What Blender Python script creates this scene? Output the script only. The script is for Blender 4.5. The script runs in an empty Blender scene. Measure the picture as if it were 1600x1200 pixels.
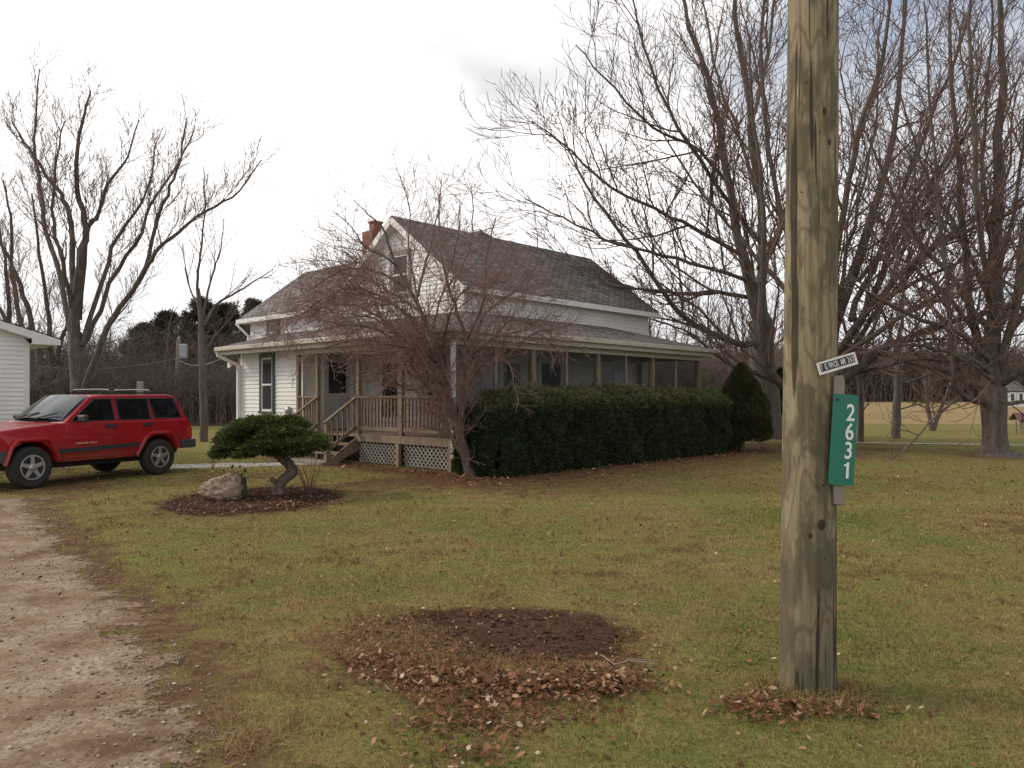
import bpy, bmesh, math, random
import numpy as np
from mathutils import Vector, Matrix, noise as mnoise
R = math.radians
C = bpy.context.scene.collection
scene = bpy.context.scene
random.seed(7)

# ------------------------------------------------------------------ camera
F = 1200.0          # focal length in photo pixels (1600 wide)
EYE = 1.6
HZ = 620.0          # horizon row of the photo
cam = bpy.data.cameras.new('camera')
cam.sensor_width = 36.0
cam.lens = 36.0 * F / 1600.0
cam.shift_y = (HZ - 600.0) / 1600.0
cam.clip_start = 0.05
cam.clip_end = 3000
camo = bpy.data.objects.new('camera', cam)
camo.location = (0, 0, EYE)
camo.rotation_euler = (R(90), 0, 0)
C.objects.link(camo)
scene.camera = camo

# ------------------------------------------------------------------ sky, sun, exposure
SUN_EL, SUN_AZ = R(32), R(-78)      # azimuth measured from +Y towards +X (negative = left)
world = bpy.data.worlds.new('World')
scene.world = world
world.use_nodes = True
wn, wl = world.node_tree.nodes, world.node_tree.links
for n in list(wn): wn.remove(n)
wout = wn.new('ShaderNodeOutputWorld')
sky = wn.new('ShaderNodeTexSky'); sky.sky_type = 'NISHITA'; sky.sun_disc = False
sky.sun_elevation = SUN_EL; sky.sun_rotation = SUN_AZ
sky.air_density = 1.0; sky.dust_density = 1.0
bg1 = wn.new('ShaderNodeBackground'); bg1.inputs['Strength'].default_value = 0.11
bg2 = wn.new('ShaderNodeBackground'); bg2.inputs['Strength'].default_value = 1.0
mixs = wn.new('ShaderNodeMixShader')
geo = wn.new('ShaderNodeTexCoord')
mp = wn.new('ShaderNodeMapping'); mp.inputs['Scale'].default_value = (1, 1, 2.2)
mp.inputs['Location'].default_value = (0.3, 0.1, 0.0)
nz = wn.new('ShaderNodeTexNoise'); nz.inputs['Scale'].default_value = 2.3
nz.inputs['Detail'].default_value = 7; nz.inputs['Roughness'].default_value = 0.52
cr = wn.new('ShaderNodeValToRGB')            # cloud cover
cr.color_ramp.elements[0].position = 0.36; cr.color_ramp.elements[0].color = (.22, .22, .22, 1)
cr.color_ramp.elements[1].position = 0.60; cr.color_ramp.elements[1].color = (1, 1, 1, 1)
# more open sky to the right, high up
sx = wn.new('ShaderNodeSeparateXYZ')
mx = wn.new('ShaderNodeMapRange'); mx.inputs[1].default_value = 0.0; mx.inputs[2].default_value = 0.6
mx.inputs[3].default_value = 0.26; mx.inputs[4].default_value = -0.10
mz = wn.new('ShaderNodeMapRange'); mz.inputs[1].default_value = 0.12; mz.inputs[2].default_value = 0.42
mz.inputs[3].default_value = 0.20; mz.inputs[4].default_value = -0.03
ad = wn.new('ShaderNodeMath'); ad.operation = 'ADD'
ad2 = wn.new('ShaderNodeMath'); ad2.operation = 'ADD'
nz2 = wn.new('ShaderNodeTexNoise'); nz2.inputs['Scale'].default_value = 1.6; nz2.inputs['Detail'].default_value = 5
cr2 = wn.new('ShaderNodeValToRGB')           # cloud brightness
cr2.color_ramp.elements[0].position = 0.46; cr2.color_ramp.elements[0].color = (0.60, 0.60, 0.615, 1)
cr2.color_ramp.elements[1].position = 0.60; cr2.color_ramp.elements[1].color = (1.05, 1.03, 1.02, 1)
wl.new(geo.outputs['Generated'], mp.inputs['Vector'])
wl.new(mp.outputs['Vector'], nz.inputs['Vector']); wl.new(mp.outputs['Vector'], nz2.inputs['Vector'])
wl.new(geo.outputs['Generated'], sx.inputs['Vector'])
wl.new(sx.outputs['X'], mx.inputs[0]); wl.new(sx.outputs['Z'], mz.inputs[0])
wl.new(nz.outputs['Fac'], ad.inputs[0]); wl.new(mx.outputs[0], ad.inputs[1])
wl.new(ad.outputs[0], ad2.inputs[0]); wl.new(mz.outputs[0], ad2.inputs[1])
wl.new(ad2.outputs[0], cr.inputs['Fac'])
wl.new(nz2.outputs['Fac'], cr2.inputs['Fac']); wl.new(cr2.outputs['Color'], bg2.inputs['Color'])
wl.new(sky.outputs['Color'], bg1.inputs['Color'])
wl.new(cr.outputs['Color'], mixs.inputs['Fac'])
wl.new(bg1.outputs[0], mixs.inputs[1]); wl.new(bg2.outputs[0], mixs.inputs[2])
wl.new(mixs.outputs[0], wout.inputs['Surface'])

sun = bpy.data.lights.new('sun', 'SUN'); sun.energy = 1.5; sun.angle = R(12); sun.color = (1.0, 0.90, 0.76)
suno = bpy.data.objects.new('sun', sun); C.objects.link(suno)
sd = Vector((math.sin(SUN_AZ) * math.cos(SUN_EL), math.cos(SUN_AZ) * math.cos(SUN_EL), math.sin(SUN_EL)))
suno.rotation_euler = sd.to_track_quat('Z', 'Y').to_euler()

scene.view_settings.view_transform = 'Standard'
scene.view_settings.look = 'None'
scene.view_settings.exposure = 0.47
scene.view_settings.gamma = 1.0
scene.cycles.max_bounces = 6
scene.cycles.transparent_max_bounces = 12
scene.cycles.use_denoising = True

# ------------------------------------------------------------------ helpers
def at(px, py, Y):
    return np.array(((px - 800.0) / F * Y, Y, EYE - (py - HZ) / F * Y))

def gp(px, py):                       # ground point under a photo pixel
    Y = F * EYE / (py - HZ)
    return np.array(((px - 800.0) / F * Y, Y))

def tag(o, label=None, cat=None, group=None, kind=None):
    if label: o['label'] = label
    if cat: o['category'] = cat
    if group: o['group'] = group
    if kind: o['kind'] = kind
    return o

def empty(name, loc=(0, 0, 0), rz=0.0):
    o = bpy.data.objects.new(name, None)
    o.location = loc; o.rotation_euler = (0, 0, rz)
    o.empty_display_size = 0.2
    C.objects.link(o)
    return o

def copy_tree(o, parent=None):
    c = o.copy(); C.objects.link(c); c.parent = parent
    for ch in list(o.children): copy_tree(ch, c)
    return c

class MB:
    """collects shapes of ONE part"""
    def __init__(s): s.v = []; s.f = []; s.uv = {}
    def add(s, verts, faces, uvs=None):
        b = len(s.v); s.v.extend([tuple(map(float, p)) for p in verts])
        for i, f in enumerate(faces):
            if uvs: s.uv[len(s.f)] = uvs[i]
            s.f.append(tuple(k + b for k in f))
        return s
    def box(s, x0, x1, y0, y1, z0, z1):
        v = [(x0,y0,z0),(x1,y0,z0),(x1,y1,z0),(x0,y1,z0),(x0,y0,z1),(x1,y0,z1),(x1,y1,z1),(x0,y1,z1)]
        return s.add(v, [(0,3,2,1),(4,5,6,7),(0,1,5,4),(1,2,6,5),(2,3,7,6),(3,0,4,7)])
    def bar(s, a, b, w, h, up=(0, 0, 1)):
        a, b = Vector(a), Vector(b); d = (b - a).normalized(); up = Vector(up)
        if abs(d.dot(up)) > .98: up = Vector((1, 0, 0))
        x = d.cross(up).normalized(); y = x.cross(d).normalized()
        v = []
        for p in (a, b):
            for sx_, sy_ in ((-1,-1),(1,-1),(1,1),(-1,1)): v.append(p + x*(sx_*w/2) + y*(sy_*h/2))
        return s.add(v, [(3,2,1,0),(4,5,6,7),(0,1,5,4),(1,2,6,5),(2,3,7,6),(3,0,4,7)])
    def prism(s, poly, fn, h0, h1):
        """poly of 2D points, fn(a,b,h)->3D, extruded from h0 to h1"""
        n = len(poly)
        v = [fn(a, b, h0) for a, b in poly] + [fn(a, b, h1) for a, b in poly]
        f = [tuple(range(n))[::-1], tuple(range(n, 2*n))] + [(i, (i+1) % n, n+(i+1) % n, n+i) for i in range(n)]
        return s.add(v, f)
    def tube(s, P, Rr, sides=8, cap=True):
        v, f = tube_arrays(np.asarray(P, float), np.asarray(Rr, float), sides)
        s.add(v, f)
        if cap:
            n = len(P); b = len(s.v) - n*sides
            s.f.append(tuple(range(b, b+sides))[::-1]); s.f.append(tuple(range(b+(n-1)*sides, b+n*sides)))
        return s
    def lathe(s, prof, n, fn):
        """prof [(r,h)], fn(r*cos,r*sin,h)->3D"""
        v = []
        for r, h in prof:
            for k in range(n):
                a = 2*math.pi*k/n; v.append(fn(r*math.cos(a), r*math.sin(a), h))
        f = []
        for i in range(len(prof)-1):
            for k in range(n):
                f.append((i*n+k, i*n+(k+1) % n, (i+1)*n+(k+1) % n, (i+1)*n+k))
        f.append(tuple(range(n))[::-1]); f.append(tuple(range((len(prof)-1)*n, len(prof)*n)))
        return s.add(v, f)
    def slab(s, pts, t):
        """sloping roof slab, uv in metres on top"""
        P = [Vector(p) for p in pts]
        n = (P[1]-P[0]).cross(P[2]-P[0]).normalized()
        if n.z < 0: P.reverse(); n = -n
        e = Vector((0,0,1)).cross(n)
        e = e.normalized() if e.length > 1e-4 else Vector((1,0,0))
        sl = n.cross(e)
        k = len(P)
        v = P + [p - n*t for p in P]
        uv = [(p.dot(e), p.dot(sl)) for p in P]
        s.add(v, [tuple(range(k))] + [tuple(range(k, 2*k))[::-1]] + [(i+k, (i+1) % k + k, (i+1) % k, i) for i in range(k)],
              [uv, uv[::-1]] + [[uv[i], uv[(i+1) % k], uv[(i+1) % k], uv[i]] for i in range(k)])
        return s
    def build(s, name, m, parent=None, smooth=False, bevel=0):
        me = bpy.data.meshes.new(name)
        me.from_pydata(s.v, [], s.f)
        if s.uv:
            ul = me.uv_layers.new(name='UVMap')
            for p in me.polygons:
                if p.index in s.uv:
                    for li, q in zip(p.loop_indices, s.uv[p.index]): ul.data[li].uv = q
        return finish(name, me, m, parent, smooth, bevel)

def finish(name, me, m, parent=None, smooth=False, bevel=0):
    me.update()
    me.materials.append(m)
    if smooth: me.polygons.foreach_set('use_smooth', [True]*len(me.polygons))
    o = bpy.data.objects.new(name, me); C.objects.link(o)
    if parent: o.parent = parent
    if bevel:
        b = o.modifiers.new('bevel', 'BEVEL'); b.width = bevel; b.segments = 2; b.limit_method = 'ANGLE'; b.angle_limit = R(35)
    return o

def np_mesh(name, V, F_, m, parent=None, smooth=False, attr=None):
    """V (n,3); F_ list of int arrays (k,3)/(k,4)"""
    me = bpy.data.meshes.new(name)
    V = np.asarray(V, np.float32)
    F_ = [f for f in F_ if len(f)]
    loops = np.concatenate([f.ravel() for f in F_]).astype(np.int32)
    tot = np.concatenate([np.full(len(f), f.shape[1], np.int32) for f in F_])
    st = np.concatenate([[0], np.cumsum(tot)[:-1]]).astype(np.int32)
    me.vertices.add(len(V)); me.vertices.foreach_set('co', V.ravel())
    me.loops.add(len(loops)); me.loops.foreach_set('vertex_index', loops)
    me.polygons.add(len(tot)); me.polygons.foreach_set('loop_start', st); me.polygons.foreach_set('loop_total', tot)
    if smooth: me.polygons.foreach_set('use_smooth', np.ones(len(tot), bool))
    me.update(calc_edges=True)
    if attr is not None:
        a = me.attributes.new('tint', 'FLOAT', 'POINT'); a.data.foreach_set('value', np.asarray(attr, np.float32))
    return finish(name, me, m, parent)

def tube_arrays(P, Rr, k):
    n = len(P)
    T = np.gradient(P, axis=0); T /= (np.linalg.norm(T, axis=1, keepdims=True) + 1e-9)
    m = T.mean(0); ref = np.array((0, 0, 1.0)) if abs(m[2]) < .8 * np.linalg.norm(m) + 1e-9 else np.array((1.0, 0, 0))
    A = np.cross(T, ref); A /= (np.linalg.norm(A, axis=1, keepdims=True) + 1e-9)
    B = np.cross(T, A)
    an = 2*np.pi*np.arange(k)/k
    V = P[:, None] + Rr[:, None, None]*(np.cos(an)[None, :, None]*A[:, None] + np.sin(an)[None, :, None]*B[:, None])
    i = np.arange(n-1)[:, None]*k; j = np.arange(k)[None]; j2 = (j+1) % k
    Fq = np.stack([i+j, i+j2, i+k+j2, i+k+j], -1).reshape(-1, 4)
    return V.reshape(-1, 3), Fq

# ------------------------------------------------------------------ materials
def nodes_of(m):
    m.use_nodes = True
    return m.node_tree.nodes, m.node_tree.links, m.node_tree.nodes['Principled BSDF']

def ramp(nt, pts):
    r = nt.new('ShaderNodeValToRGB'); e = r.color_ramp.elements
    e[0].position = pts[0][0]; e[0].color = (*pts[0][1], 1)
    e[1].position = pts[-1][0]; e[1].color = (*pts[-1][1], 1)
    for p, c in pts[1:-1]:
        q = e.new(p); q.color = (*c, 1)
    return r

def M(name, cols, scale=6.0, rough=.8, bump=0.0, stretch=(1, 1, 1), detail=6, metal=0.0, spec=None, coat=0.0, bscale=None, nr=.6):
    m = bpy.data.materials.new(name); n, l, b = nodes_of(m)
    b.inputs['Roughness'].default_value = rough; b.inputs['Metallic'].default_value = metal
    if spec is not None: b.inputs['Specular IOR Level'].default_value = spec
    if coat: b.inputs['Coat Weight'].default_value = coat; b.inputs['Coat Roughness'].default_value = .06
    tc = n.new('ShaderNodeTexCoord'); mpn = n.new('ShaderNodeMapping'); mpn.inputs['Scale'].default_value = stretch
    l.new(tc.outputs['Object'], mpn.inputs['Vector'])
    t = n.new('ShaderNodeTexNoise'); t.inputs['Scale'].default_value = scale; t.inputs['Detail'].default_value = detail
    t.inputs['Roughness'].default_value = nr
    l.new(mpn.outputs['Vector'], t.inputs['Vector'])
    k = len(cols)
    r = ramp(n, [(.3 + .4*i/max(1, k-1), c) for i, c in enumerate(cols)]) if k > 1 else None
    if r:
        l.new(t.outputs['Fac'], r.inputs['Fac']); l.new(r.outputs['Color'], b.inputs['Base Color'])
    else: b.inputs['Base Color'].default_value = (*cols[0], 1)
    if bump:
        bp = n.new('ShaderNodeBump'); bp.inputs['Strength'].default_value = bump; bp.inputs['Distance'].default_value = .02
        t2 = n.new('ShaderNodeTexNoise'); t2.inputs['Scale'].default_value = bscale or scale*3; t2.inputs['Detail'].default_value = 5
        l.new(mpn.outputs['Vector'], t2.inputs['Vector'])
        l.new(t2.outputs['Fac'], bp.inputs['Height']); l.new(bp.outputs['Normal'], b.inputs['Normal'])
    return m

def tint_mat(name, pts, rough=.7, patch=None, spec=.3, trans=0):
    """colour from the per-point 'tint' number; optional large patches"""
    m = bpy.data.materials.new(name); n, l, b = nodes_of(m)
    b.inputs['Roughness'].default_value = rough; b.inputs['Specular IOR Level'].default_value = spec
    a = n.new('ShaderNodeAttribute'); a.attribute_name = 'tint'
    src = a.outputs['Fac']
    if patch:
        tc = n.new('ShaderNodeTexCoord'); t = n.new('ShaderNodeTexNoise'); t.inputs['Scale'].default_value = patch[0]
        t.inputs['Detail'].default_value = 4
        l.new(tc.outputs['Object'], t.inputs['Vector'])
        mr = n.new('ShaderNodeMapRange'); mr.inputs[1].default_value = .35; mr.inputs[2].default_value = .65
        mr.inputs[3].default_value = -patch[1]; mr.inputs[4].default_value = patch[1]
        l.new(t.outputs['Fac'], mr.inputs[0])
        s = n.new('ShaderNodeMath'); s.operation = 'ADD'; l.new(src, s.inputs[0]); l.new(mr.outputs[0], s.inputs[1]); src = s.outputs[0]
    r = ramp(n, pts); l.new(src, r.inputs['Fac']); l.new(r.outputs['Color'], b.inputs['Base Color'])
    return m

m_white = M('white_siding', [(.66,.64,.61),(.76,.75,.73)], 1.3, .55, stretch=(1,1,.4))
m_trim = M('white_trim', [(.62,.60,.56),(.74,.72,.69)], 3, .5)
m_beige = M('beige_trim', [(.40,.36,.29),(.48,.44,.36)], 3, .55)
m_wood = M('treated_wood', [(.13,.098,.066),(.20,.150,.10),(.25,.19,.125)], 4, .8, .35, stretch=(3,3,.8))
m_woodg = M('weathered_wood', [(.19,.16,.13),(.28,.24,.195)], 5, .85, .3)
m_deck = M('deck_boards', [(.16,.12,.085),(.24,.185,.13)], 3, .8, .2)
m_lattice = M('lattice_wood', [(.22,.19,.16),(.30,.27,.23)], 4, .8)
m_green = M('dark_green_casing', [(.035,.06,.05),(.06,.085,.075)], 4, .5)
m_glass = M('window_glass', [(.015,.017,.02)], 1, .04, spec=.6)
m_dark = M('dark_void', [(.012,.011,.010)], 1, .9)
m_brick = M('chimney_brick', [(.19,.070,.048),(.26,.105,.075)], 9, .85, .4)
m_brownpost = M('stained_post', [(.20,.085,.045),(.28,.12,.07)], 6, .7)
m_gray = M('grey_metal', [(.30,.30,.30),(.38,.38,.38)], 6, .45, metal=.6)
m_door = M('door_paint', [(.42,.40,.39),(.50,.48,.47)], 2, .45)
m_black = M('black_plastic', [(.022,.022,.024),(.035,.035,.037)], 8, .5)
m_wirew = M('bulb_white', [(.8,.78,.72)], 1, .3)
m_concrete = M('concrete', [(.26,.24,.22),(.36,.34,.31)], 5, .9, .2)

def shingle_mat():
    m = bpy.data.materials.new('asphalt_shingles'); n, l, b = nodes_of(m)
    b.inputs['Roughness'].default_value = .93; b.inputs['Specular IOR Level'].default_value = .2
    uv = n.new('ShaderNodeUVMap'); uv.uv_map = 'UVMap'
    br = n.new('ShaderNodeTexBrick'); br.inputs['Scale'].default_value = 1.0
    br.inputs['Brick Width'].default_value = .30; br.inputs['Row Height'].default_value = .13
    br.inputs['Mortar Size'].default_value = .020; br.inputs['Mortar Smooth'].default_value = .3; br.offset = .37
    br.inputs['Color1'].default_value = (.140,.125,.117,1); br.inputs['Color2'].default_value = (.29,.262,.247,1)
    br.inputs['Mortar'].default_value = (.05,.044,.04,1)
    l.new(uv.outputs[0], br.inputs['Vector'])
    t = n.new('ShaderNodeTexNoise'); t.inputs['Scale'].default_value = 1.1; t.inputs['Detail'].default_value = 8; t.inputs['Roughness'].default_value = .7
    l.new(uv.outputs[0], t.inputs['Vector'])
    r = ramp(n, [(.3,(.65,.63,.62)),(.7,(1.15,1.1,1.08))])
    l.new(t.outputs['Fac'], r.inputs['Fac'])
    mx_ = n.new('ShaderNodeMix'); mx_.data_type = 'RGBA'; mx_.blend_type = 'MULTIPLY'; mx_.inputs[0].default_value = 1
    l.new(br.outputs['Color'], mx_.inputs[6]); l.new(r.outputs['Color'], mx_.inputs[7]); l.new(mx_.outputs[2], b.inputs['Base Color'])
    bp = n.new('ShaderNodeBump'); bp.inputs['Strength'].default_value = .6; bp.inputs['Distance'].default_value = .012; bp.invert = True
    l.new(br.outputs['Fac'], bp.inputs['Height']); l.new(bp.outputs['Normal'], b.inputs['Normal'])
    return m
m_shingle = shingle_mat()

def screen_mat():
    m = bpy.data.materials.new('insect_screen'); n, l, b = nodes_of(m)
    b.inputs['Base Color'].default_value = (.035,.034,.035,1); b.inputs['Roughness'].default_value = .6
    tr = n.new('ShaderNodeBsdfTransparent'); mixn = n.new('ShaderNodeMixShader'); mixn.inputs[0].default_value = .42
    l.new(tr.outputs[0], mixn.inputs[1]); l.new(b.outputs[0], mixn.inputs[2])
    l.new(mixn.outputs[0], n['Material Output'].inputs['Surface'])
    return m
m_screen = screen_mat()

def ground_mat():
    m = bpy.data.materials.new('lawn_soil'); n, l, b = nodes_of(m)
    b.inputs['Roughness'].default_value = .95; b.inputs['Specular IOR Level'].default_value = .05
    tc = n.new('ShaderNodeTexCoord')
    def noise(sc, det=6, ro=.6, st=(1, 1, 1)):
        mp_ = n.new('ShaderNodeMapping'); mp_.inputs['Scale'].default_value = st
        l.new(tc.outputs['Object'], mp_.inputs['Vector'])
        t = n.new('ShaderNodeTexNoise'); t.inputs['Scale'].default_value = sc; t.inputs['Detail'].default_value = det
        t.inputs['Roughness'].default_value = ro; l.new(mp_.outputs['Vector'], t.inputs['Vector']); return t.outputs['Fac']
    def mixc(f, a, c):
        q = n.new('ShaderNodeMix'); q.data_type = 'RGBA'
        if isinstance(f, float): q.inputs[0].default_value = f
        else: l.new(f, q.inputs[0])
        for s, x in ((6, a), (7, c)):
            if isinstance(x, tuple): q.inputs[s].default_value = (*x, 1)
            else: l.new(x, q.inputs[s])
        return q.outputs[2]
    def rmp(f, a, c):
        q = n.new('ShaderNodeMapRange'); q.inputs[1].default_value = a; q.inputs[2].default_value = c; l.new(f, q.inputs[0]); return q.outputs[0]
    fine = noise(38, 5, .75); mid = noise(2.2, 6, .65); big = noise(.35, 5, .6); spk = noise(9, 6, .75)
    g = mixc(rmp(fine, .32, .68), (.095,.094,.026), (.235,.200,.072))
    t = mixc(rmp(fine, .32, .68), (.150,.102,.042), (.31,.225,.098))
    c1 = mixc(rmp(mid, .40, .62), g, t)
    c2 = mixc(rmp(big, .38, .66), c1, mixc(rmp(fine, .3, .7), (.095,.110,.024), (.225,.215,.060)))
    # worn brown soil and litter along the hedge and under the trees (kept by a per-point number of the ground)
    a = n.new('ShaderNodeAttribute'); a.attribute_name = 'tint'
    soil = mixc(rmp(spk, .3, .7), (.066,.037,.022), (.18,.102,.056))
    sm = n.new('ShaderNodeMath'); sm.operation = 'ADD'; l.new(a.outputs['Fac'], sm.inputs[0])
    k = n.new('ShaderNodeMapRange'); k.inputs[1].default_value = .3; k.inputs[2].default_value = .7; k.inputs[3].default_value = -.45; k.inputs[4].default_value = .45
    l.new(noise(3.5, 8, .75), k.inputs[0]); l.new(k.outputs[0], sm.inputs[1])
    c3 = mixc(rmp(sm.outputs[0], .35, .8), c2, soil)
    l.new(c3, b.inputs['Base Color'])
    bp = n.new('ShaderNodeBump'); bp.inputs['Strength'].default_value = .8; bp.inputs['Distance'].default_value = .03
    l.new(spk, bp.inputs['Height']); l.new(bp.outputs['Normal'], b.inputs['Normal'])
    return m
m_ground = ground_mat()
m_mulch = M('mulch', [(.032,.017,.011),(.072,.039,.025),(.135,.076,.048)], 34, .95, .8, detail=8, nr=.75, spec=.05)
m_field = M('stubble_field', [(.14,.110,.028),(.25,.165,.045),(.21,.115,.048)], .16, .95, .3, stretch=(.5,2,1), bscale=3)

def gravel_mat():
    m = bpy.data.materials.new('gravel_dirt'); n, l, b = nodes_of(m)
    b.inputs['Roughness'].default_value = .95; b.inputs['Specular IOR Level'].default_value = .06
    tc = n.new('ShaderNodeTexCoord')
    def noise(sc, det, st=(1,1,1)):
        mp_ = n.new('ShaderNodeMapping'); mp_.inputs['Scale'].default_value = st; l.new(tc.outputs['Object'], mp_.inputs['Vector'])
        t = n.new('ShaderNodeTexNoise'); t.inputs['Scale'].default_value = sc; t.inputs['Detail'].default_value = det; t.inputs['Roughness'].default_value = .72
        l.new(mp_.outputs['Vector'], t.inputs['Vector']); return t
    v = n.new('ShaderNodeTexVoronoi'); v.inputs['Scale'].default_value = 42; v.inputs['Randomness'].default_value = 1
    l.new(tc.outputs['Object'], v.inputs['Vector'])
    stone = ramp(n, [(0,(.19,.140,.098)),(.5,(.29,.225,.165)),(1,(.41,.34,.265))])
    l.new(v.outputs['Color'], stone.inputs['Fac'])
    dirt = ramp(n, [(.3,(.155,.096,.056)),(.7,(.27,.19,.120))]); l.new(noise(14, 8).outputs['Fac'], dirt.inputs['Fac'])
    m1 = ramp(n, [(.40,(0,0,0)),(.60,(1,1,1))]); l.new(noise(1.7, 8, (1, 1.1, 1)).outputs['Fac'], m1.inputs['Fac'])
    mx_ = n.new('ShaderNodeMix'); mx_.data_type = 'RGBA'; l.new(m1.outputs['Color'], mx_.inputs[0])
    l.new(dirt.outputs['Color'], mx_.inputs[6]); l.new(stone.outputs['Color'], mx_.inputs[7])
    mud = ramp(n, [(.50,(0,0,0)),(.64,(.95,.95,.95))]); l.new(noise(.9, 8, (1.0, 1.15, 1)).outputs['Fac'], mud.inputs['Fac'])
    mx2 = n.new('ShaderNodeMix'); mx2.data_type = 'RGBA'; l.new(mud.outputs['Color'], mx2.inputs[0])
    l.new(mx_.outputs[2], mx2.inputs[6]); mx2.inputs[7].default_value = (.125,.072,.044,1)
    l.new(mx2.outputs[2], b.inputs['Base Color'])
    bp = n.new('ShaderNodeBump'); bp.inputs['Strength'].default_value = .5; bp.inputs['Distance'].default_value = .008
    l.new(v.outputs['Distance'], bp.inputs['Height']); bp.invert = True; l.new(bp.outputs['Normal'], b.inputs['Normal'])
    return m
m_gravel = gravel_mat()

# ------------------------------------------------------------------ lie of the land
DRV = [(57,786),(107,840),(153,886),(172,920),(226,932),(230,985),(284,1024),(303,1058),(284,1116),(341,1146),(345,1200)]
DRVG = [gp(*p) for p in DRV] + [np.array(p) for p in ((-1.0,2.6),(-.6,1.5),(.1,-1),(.5,-5))]
_dy = np.array([p[1] for p in DRVG][::-1]); _dx = np.array([p[0] for p in DRVG][::-1])
def drive_edge(y): return np.interp(y, _dy, _dx)
HO = np.array((-1.23, 16.4)); HU = np.array((math.sin(R(43)), math.cos(R(43)))); HV = np.array((-HU[1], HU[0]))
HROT = R(47)
def h2w(u, v, z=0.0):
    p = HO + u*HU + v*HV
    return (p[0], p[1], z)
def w2h(x, y):
    dx, dy = x-HO[0], y-HO[1]
    return dx*HU[0]+dy*HU[1], dx*HV[0]+dy*HV[1]
def vnoise(x, y, s, seed=0.0):
    return np.array([mnoise.noise(Vector((a*s+seed, b*s-seed, seed*1.7))) for a, b in zip(np.ravel(x), np.ravel(y))]).reshape(np.shape(x))
BED1 = (-4.02, 12.0, 1.34, 1.72)        # bed with rock and clipped juniper: cx, cy, rx, ry
BED2 = (-.22, 5.0, 1.02, .80)            # bare bed in front
def bed_d(b, x, y): return np.hypot((x-b[0])/b[2], (y-b[1])/b[3])
def soil_amount(x, y):
    u, v = w2h(x, y)
    s = np.zeros_like(x)
    du = np.clip(np.maximum(-1.5-u, u-12.5), 0, None)
    s = np.maximum(s, np.clip(1.15 - np.abs(v+1.0)/1.9 - du*.5, 0, 1))
    s = np.maximum(s, .80*np.clip(1.15 + (v+1.0)/5.5 - du*.25, 0, 1)*(v < 0))
    dv = np.clip(np.maximum(-2-v, v-6.2), 0, None)
    s = np.maximum(s, np.clip(1.1 - np.abs(u+.6)/1.1 - dv*.6, 0, 1))
    for b, k in ((BED1, .9), (BED2, 1.0)):
        s = np.maximum(s, np.clip(1.6 - bed_d(b, x, y), 0, 1)*k)
    d = x - drive_edge(y)
    s = np.maximum(s, np.where((y < 12.6), np.clip(.82 - np.abs(d-.05)/.90, 0, 1), 0))
    for tx, ty, r in ((10.2,29.5,2.5),(13.1,20.9,2.6),(12.0,26.8,1.8),(11,23.4,2.2),(9,21,2.2),(-8.6,15.2,1.6),(-7.9,13.6,1.6),(-9.2,12.9,1.5)):
        s = np.maximum(s, np.clip(.9 - np.hypot(x-tx, (y-ty)*.9)/r*.8, 0, 1))
    return s

def make_ground():
    ys = np.concatenate([np.arange(-12, 2, .5), np.arange(2, 30, .16), np.geomspace(30, 1500, 60)])
    xs = np.concatenate([-np.geomspace(22, 1500, 40)[::-1], np.arange(-21.8, 22, .22), np.geomspace(22.1, 1500, 40)])
    X, Yg = np.meshgrid(xs, ys)
    Z = 0.012*vnoise(X, Yg, .9) + .03*vnoise(X, Yg, .12, 3.1)
    near = (np.abs(X) < 22) & (Yg < 30)
    Z = np.where(near, 0, 0)*Z
    Z -= .002
    t = soil_amount(X, Yg)
    nx, ny = len(xs), len(ys)
    i = (np.arange(ny-1)[:, None]*nx + np.arange(nx-1)[None]).ravel()
    Fq = np.stack([i, i+1, i+nx+1, i+nx], -1)
    o = np_mesh('ground', np.stack([X, Yg, Z], -1).reshape(-1, 3), [Fq], m_ground, smooth=True, attr=t.ravel())
    tag(o, 'patchy green and straw coloured winter lawn', 'lawn', kind='structure')
make_ground()

def sheet(name, outline, z, m, label, cat, jit=.06, step=.08, crown=.0):
    """a flat sheet with a ragged outline"""
    P = [np.array(p, float) for p in outline]; pts = []
    for a, b in zip(P, P[1:]+P[:1]):
        k = max(1, int(np.linalg.norm(b-a)/step)); k = min(k, 160)
        for q in range(k):
            p = a + (b-a)*q/k
            w = mnoise.noise(Vector((p[0]*2.3, p[1]*2.3, 5)))*1.6 + mnoise.noise(Vector((p[0]*9, p[1]*9, 1)))*.8
            nrm = np.array((-(b-a)[1], (b-a)[0])); nrm /= np.linalg.norm(nrm)+1e-9
            pts.append(p + nrm*w*jit)
    bm = bmesh.new()
    vs = [bm.verts.new((p[0], p[1], z)) for p in pts]
    f = bm.faces.new(vs)
    bmesh.ops.triangulate(bm, faces=[f])
    bmesh.ops.recalc_face_normals(bm, faces=bm.faces)
    me = bpy.data.meshes.new(name); bm.to_mesh(me); bm.free()
    if me.polygons and me.polygons[0].normal.z < 0: me.flip_normals()
    o = finish(name, me, m)
    tag(o, label, cat, kind='structure')
    return o
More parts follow.
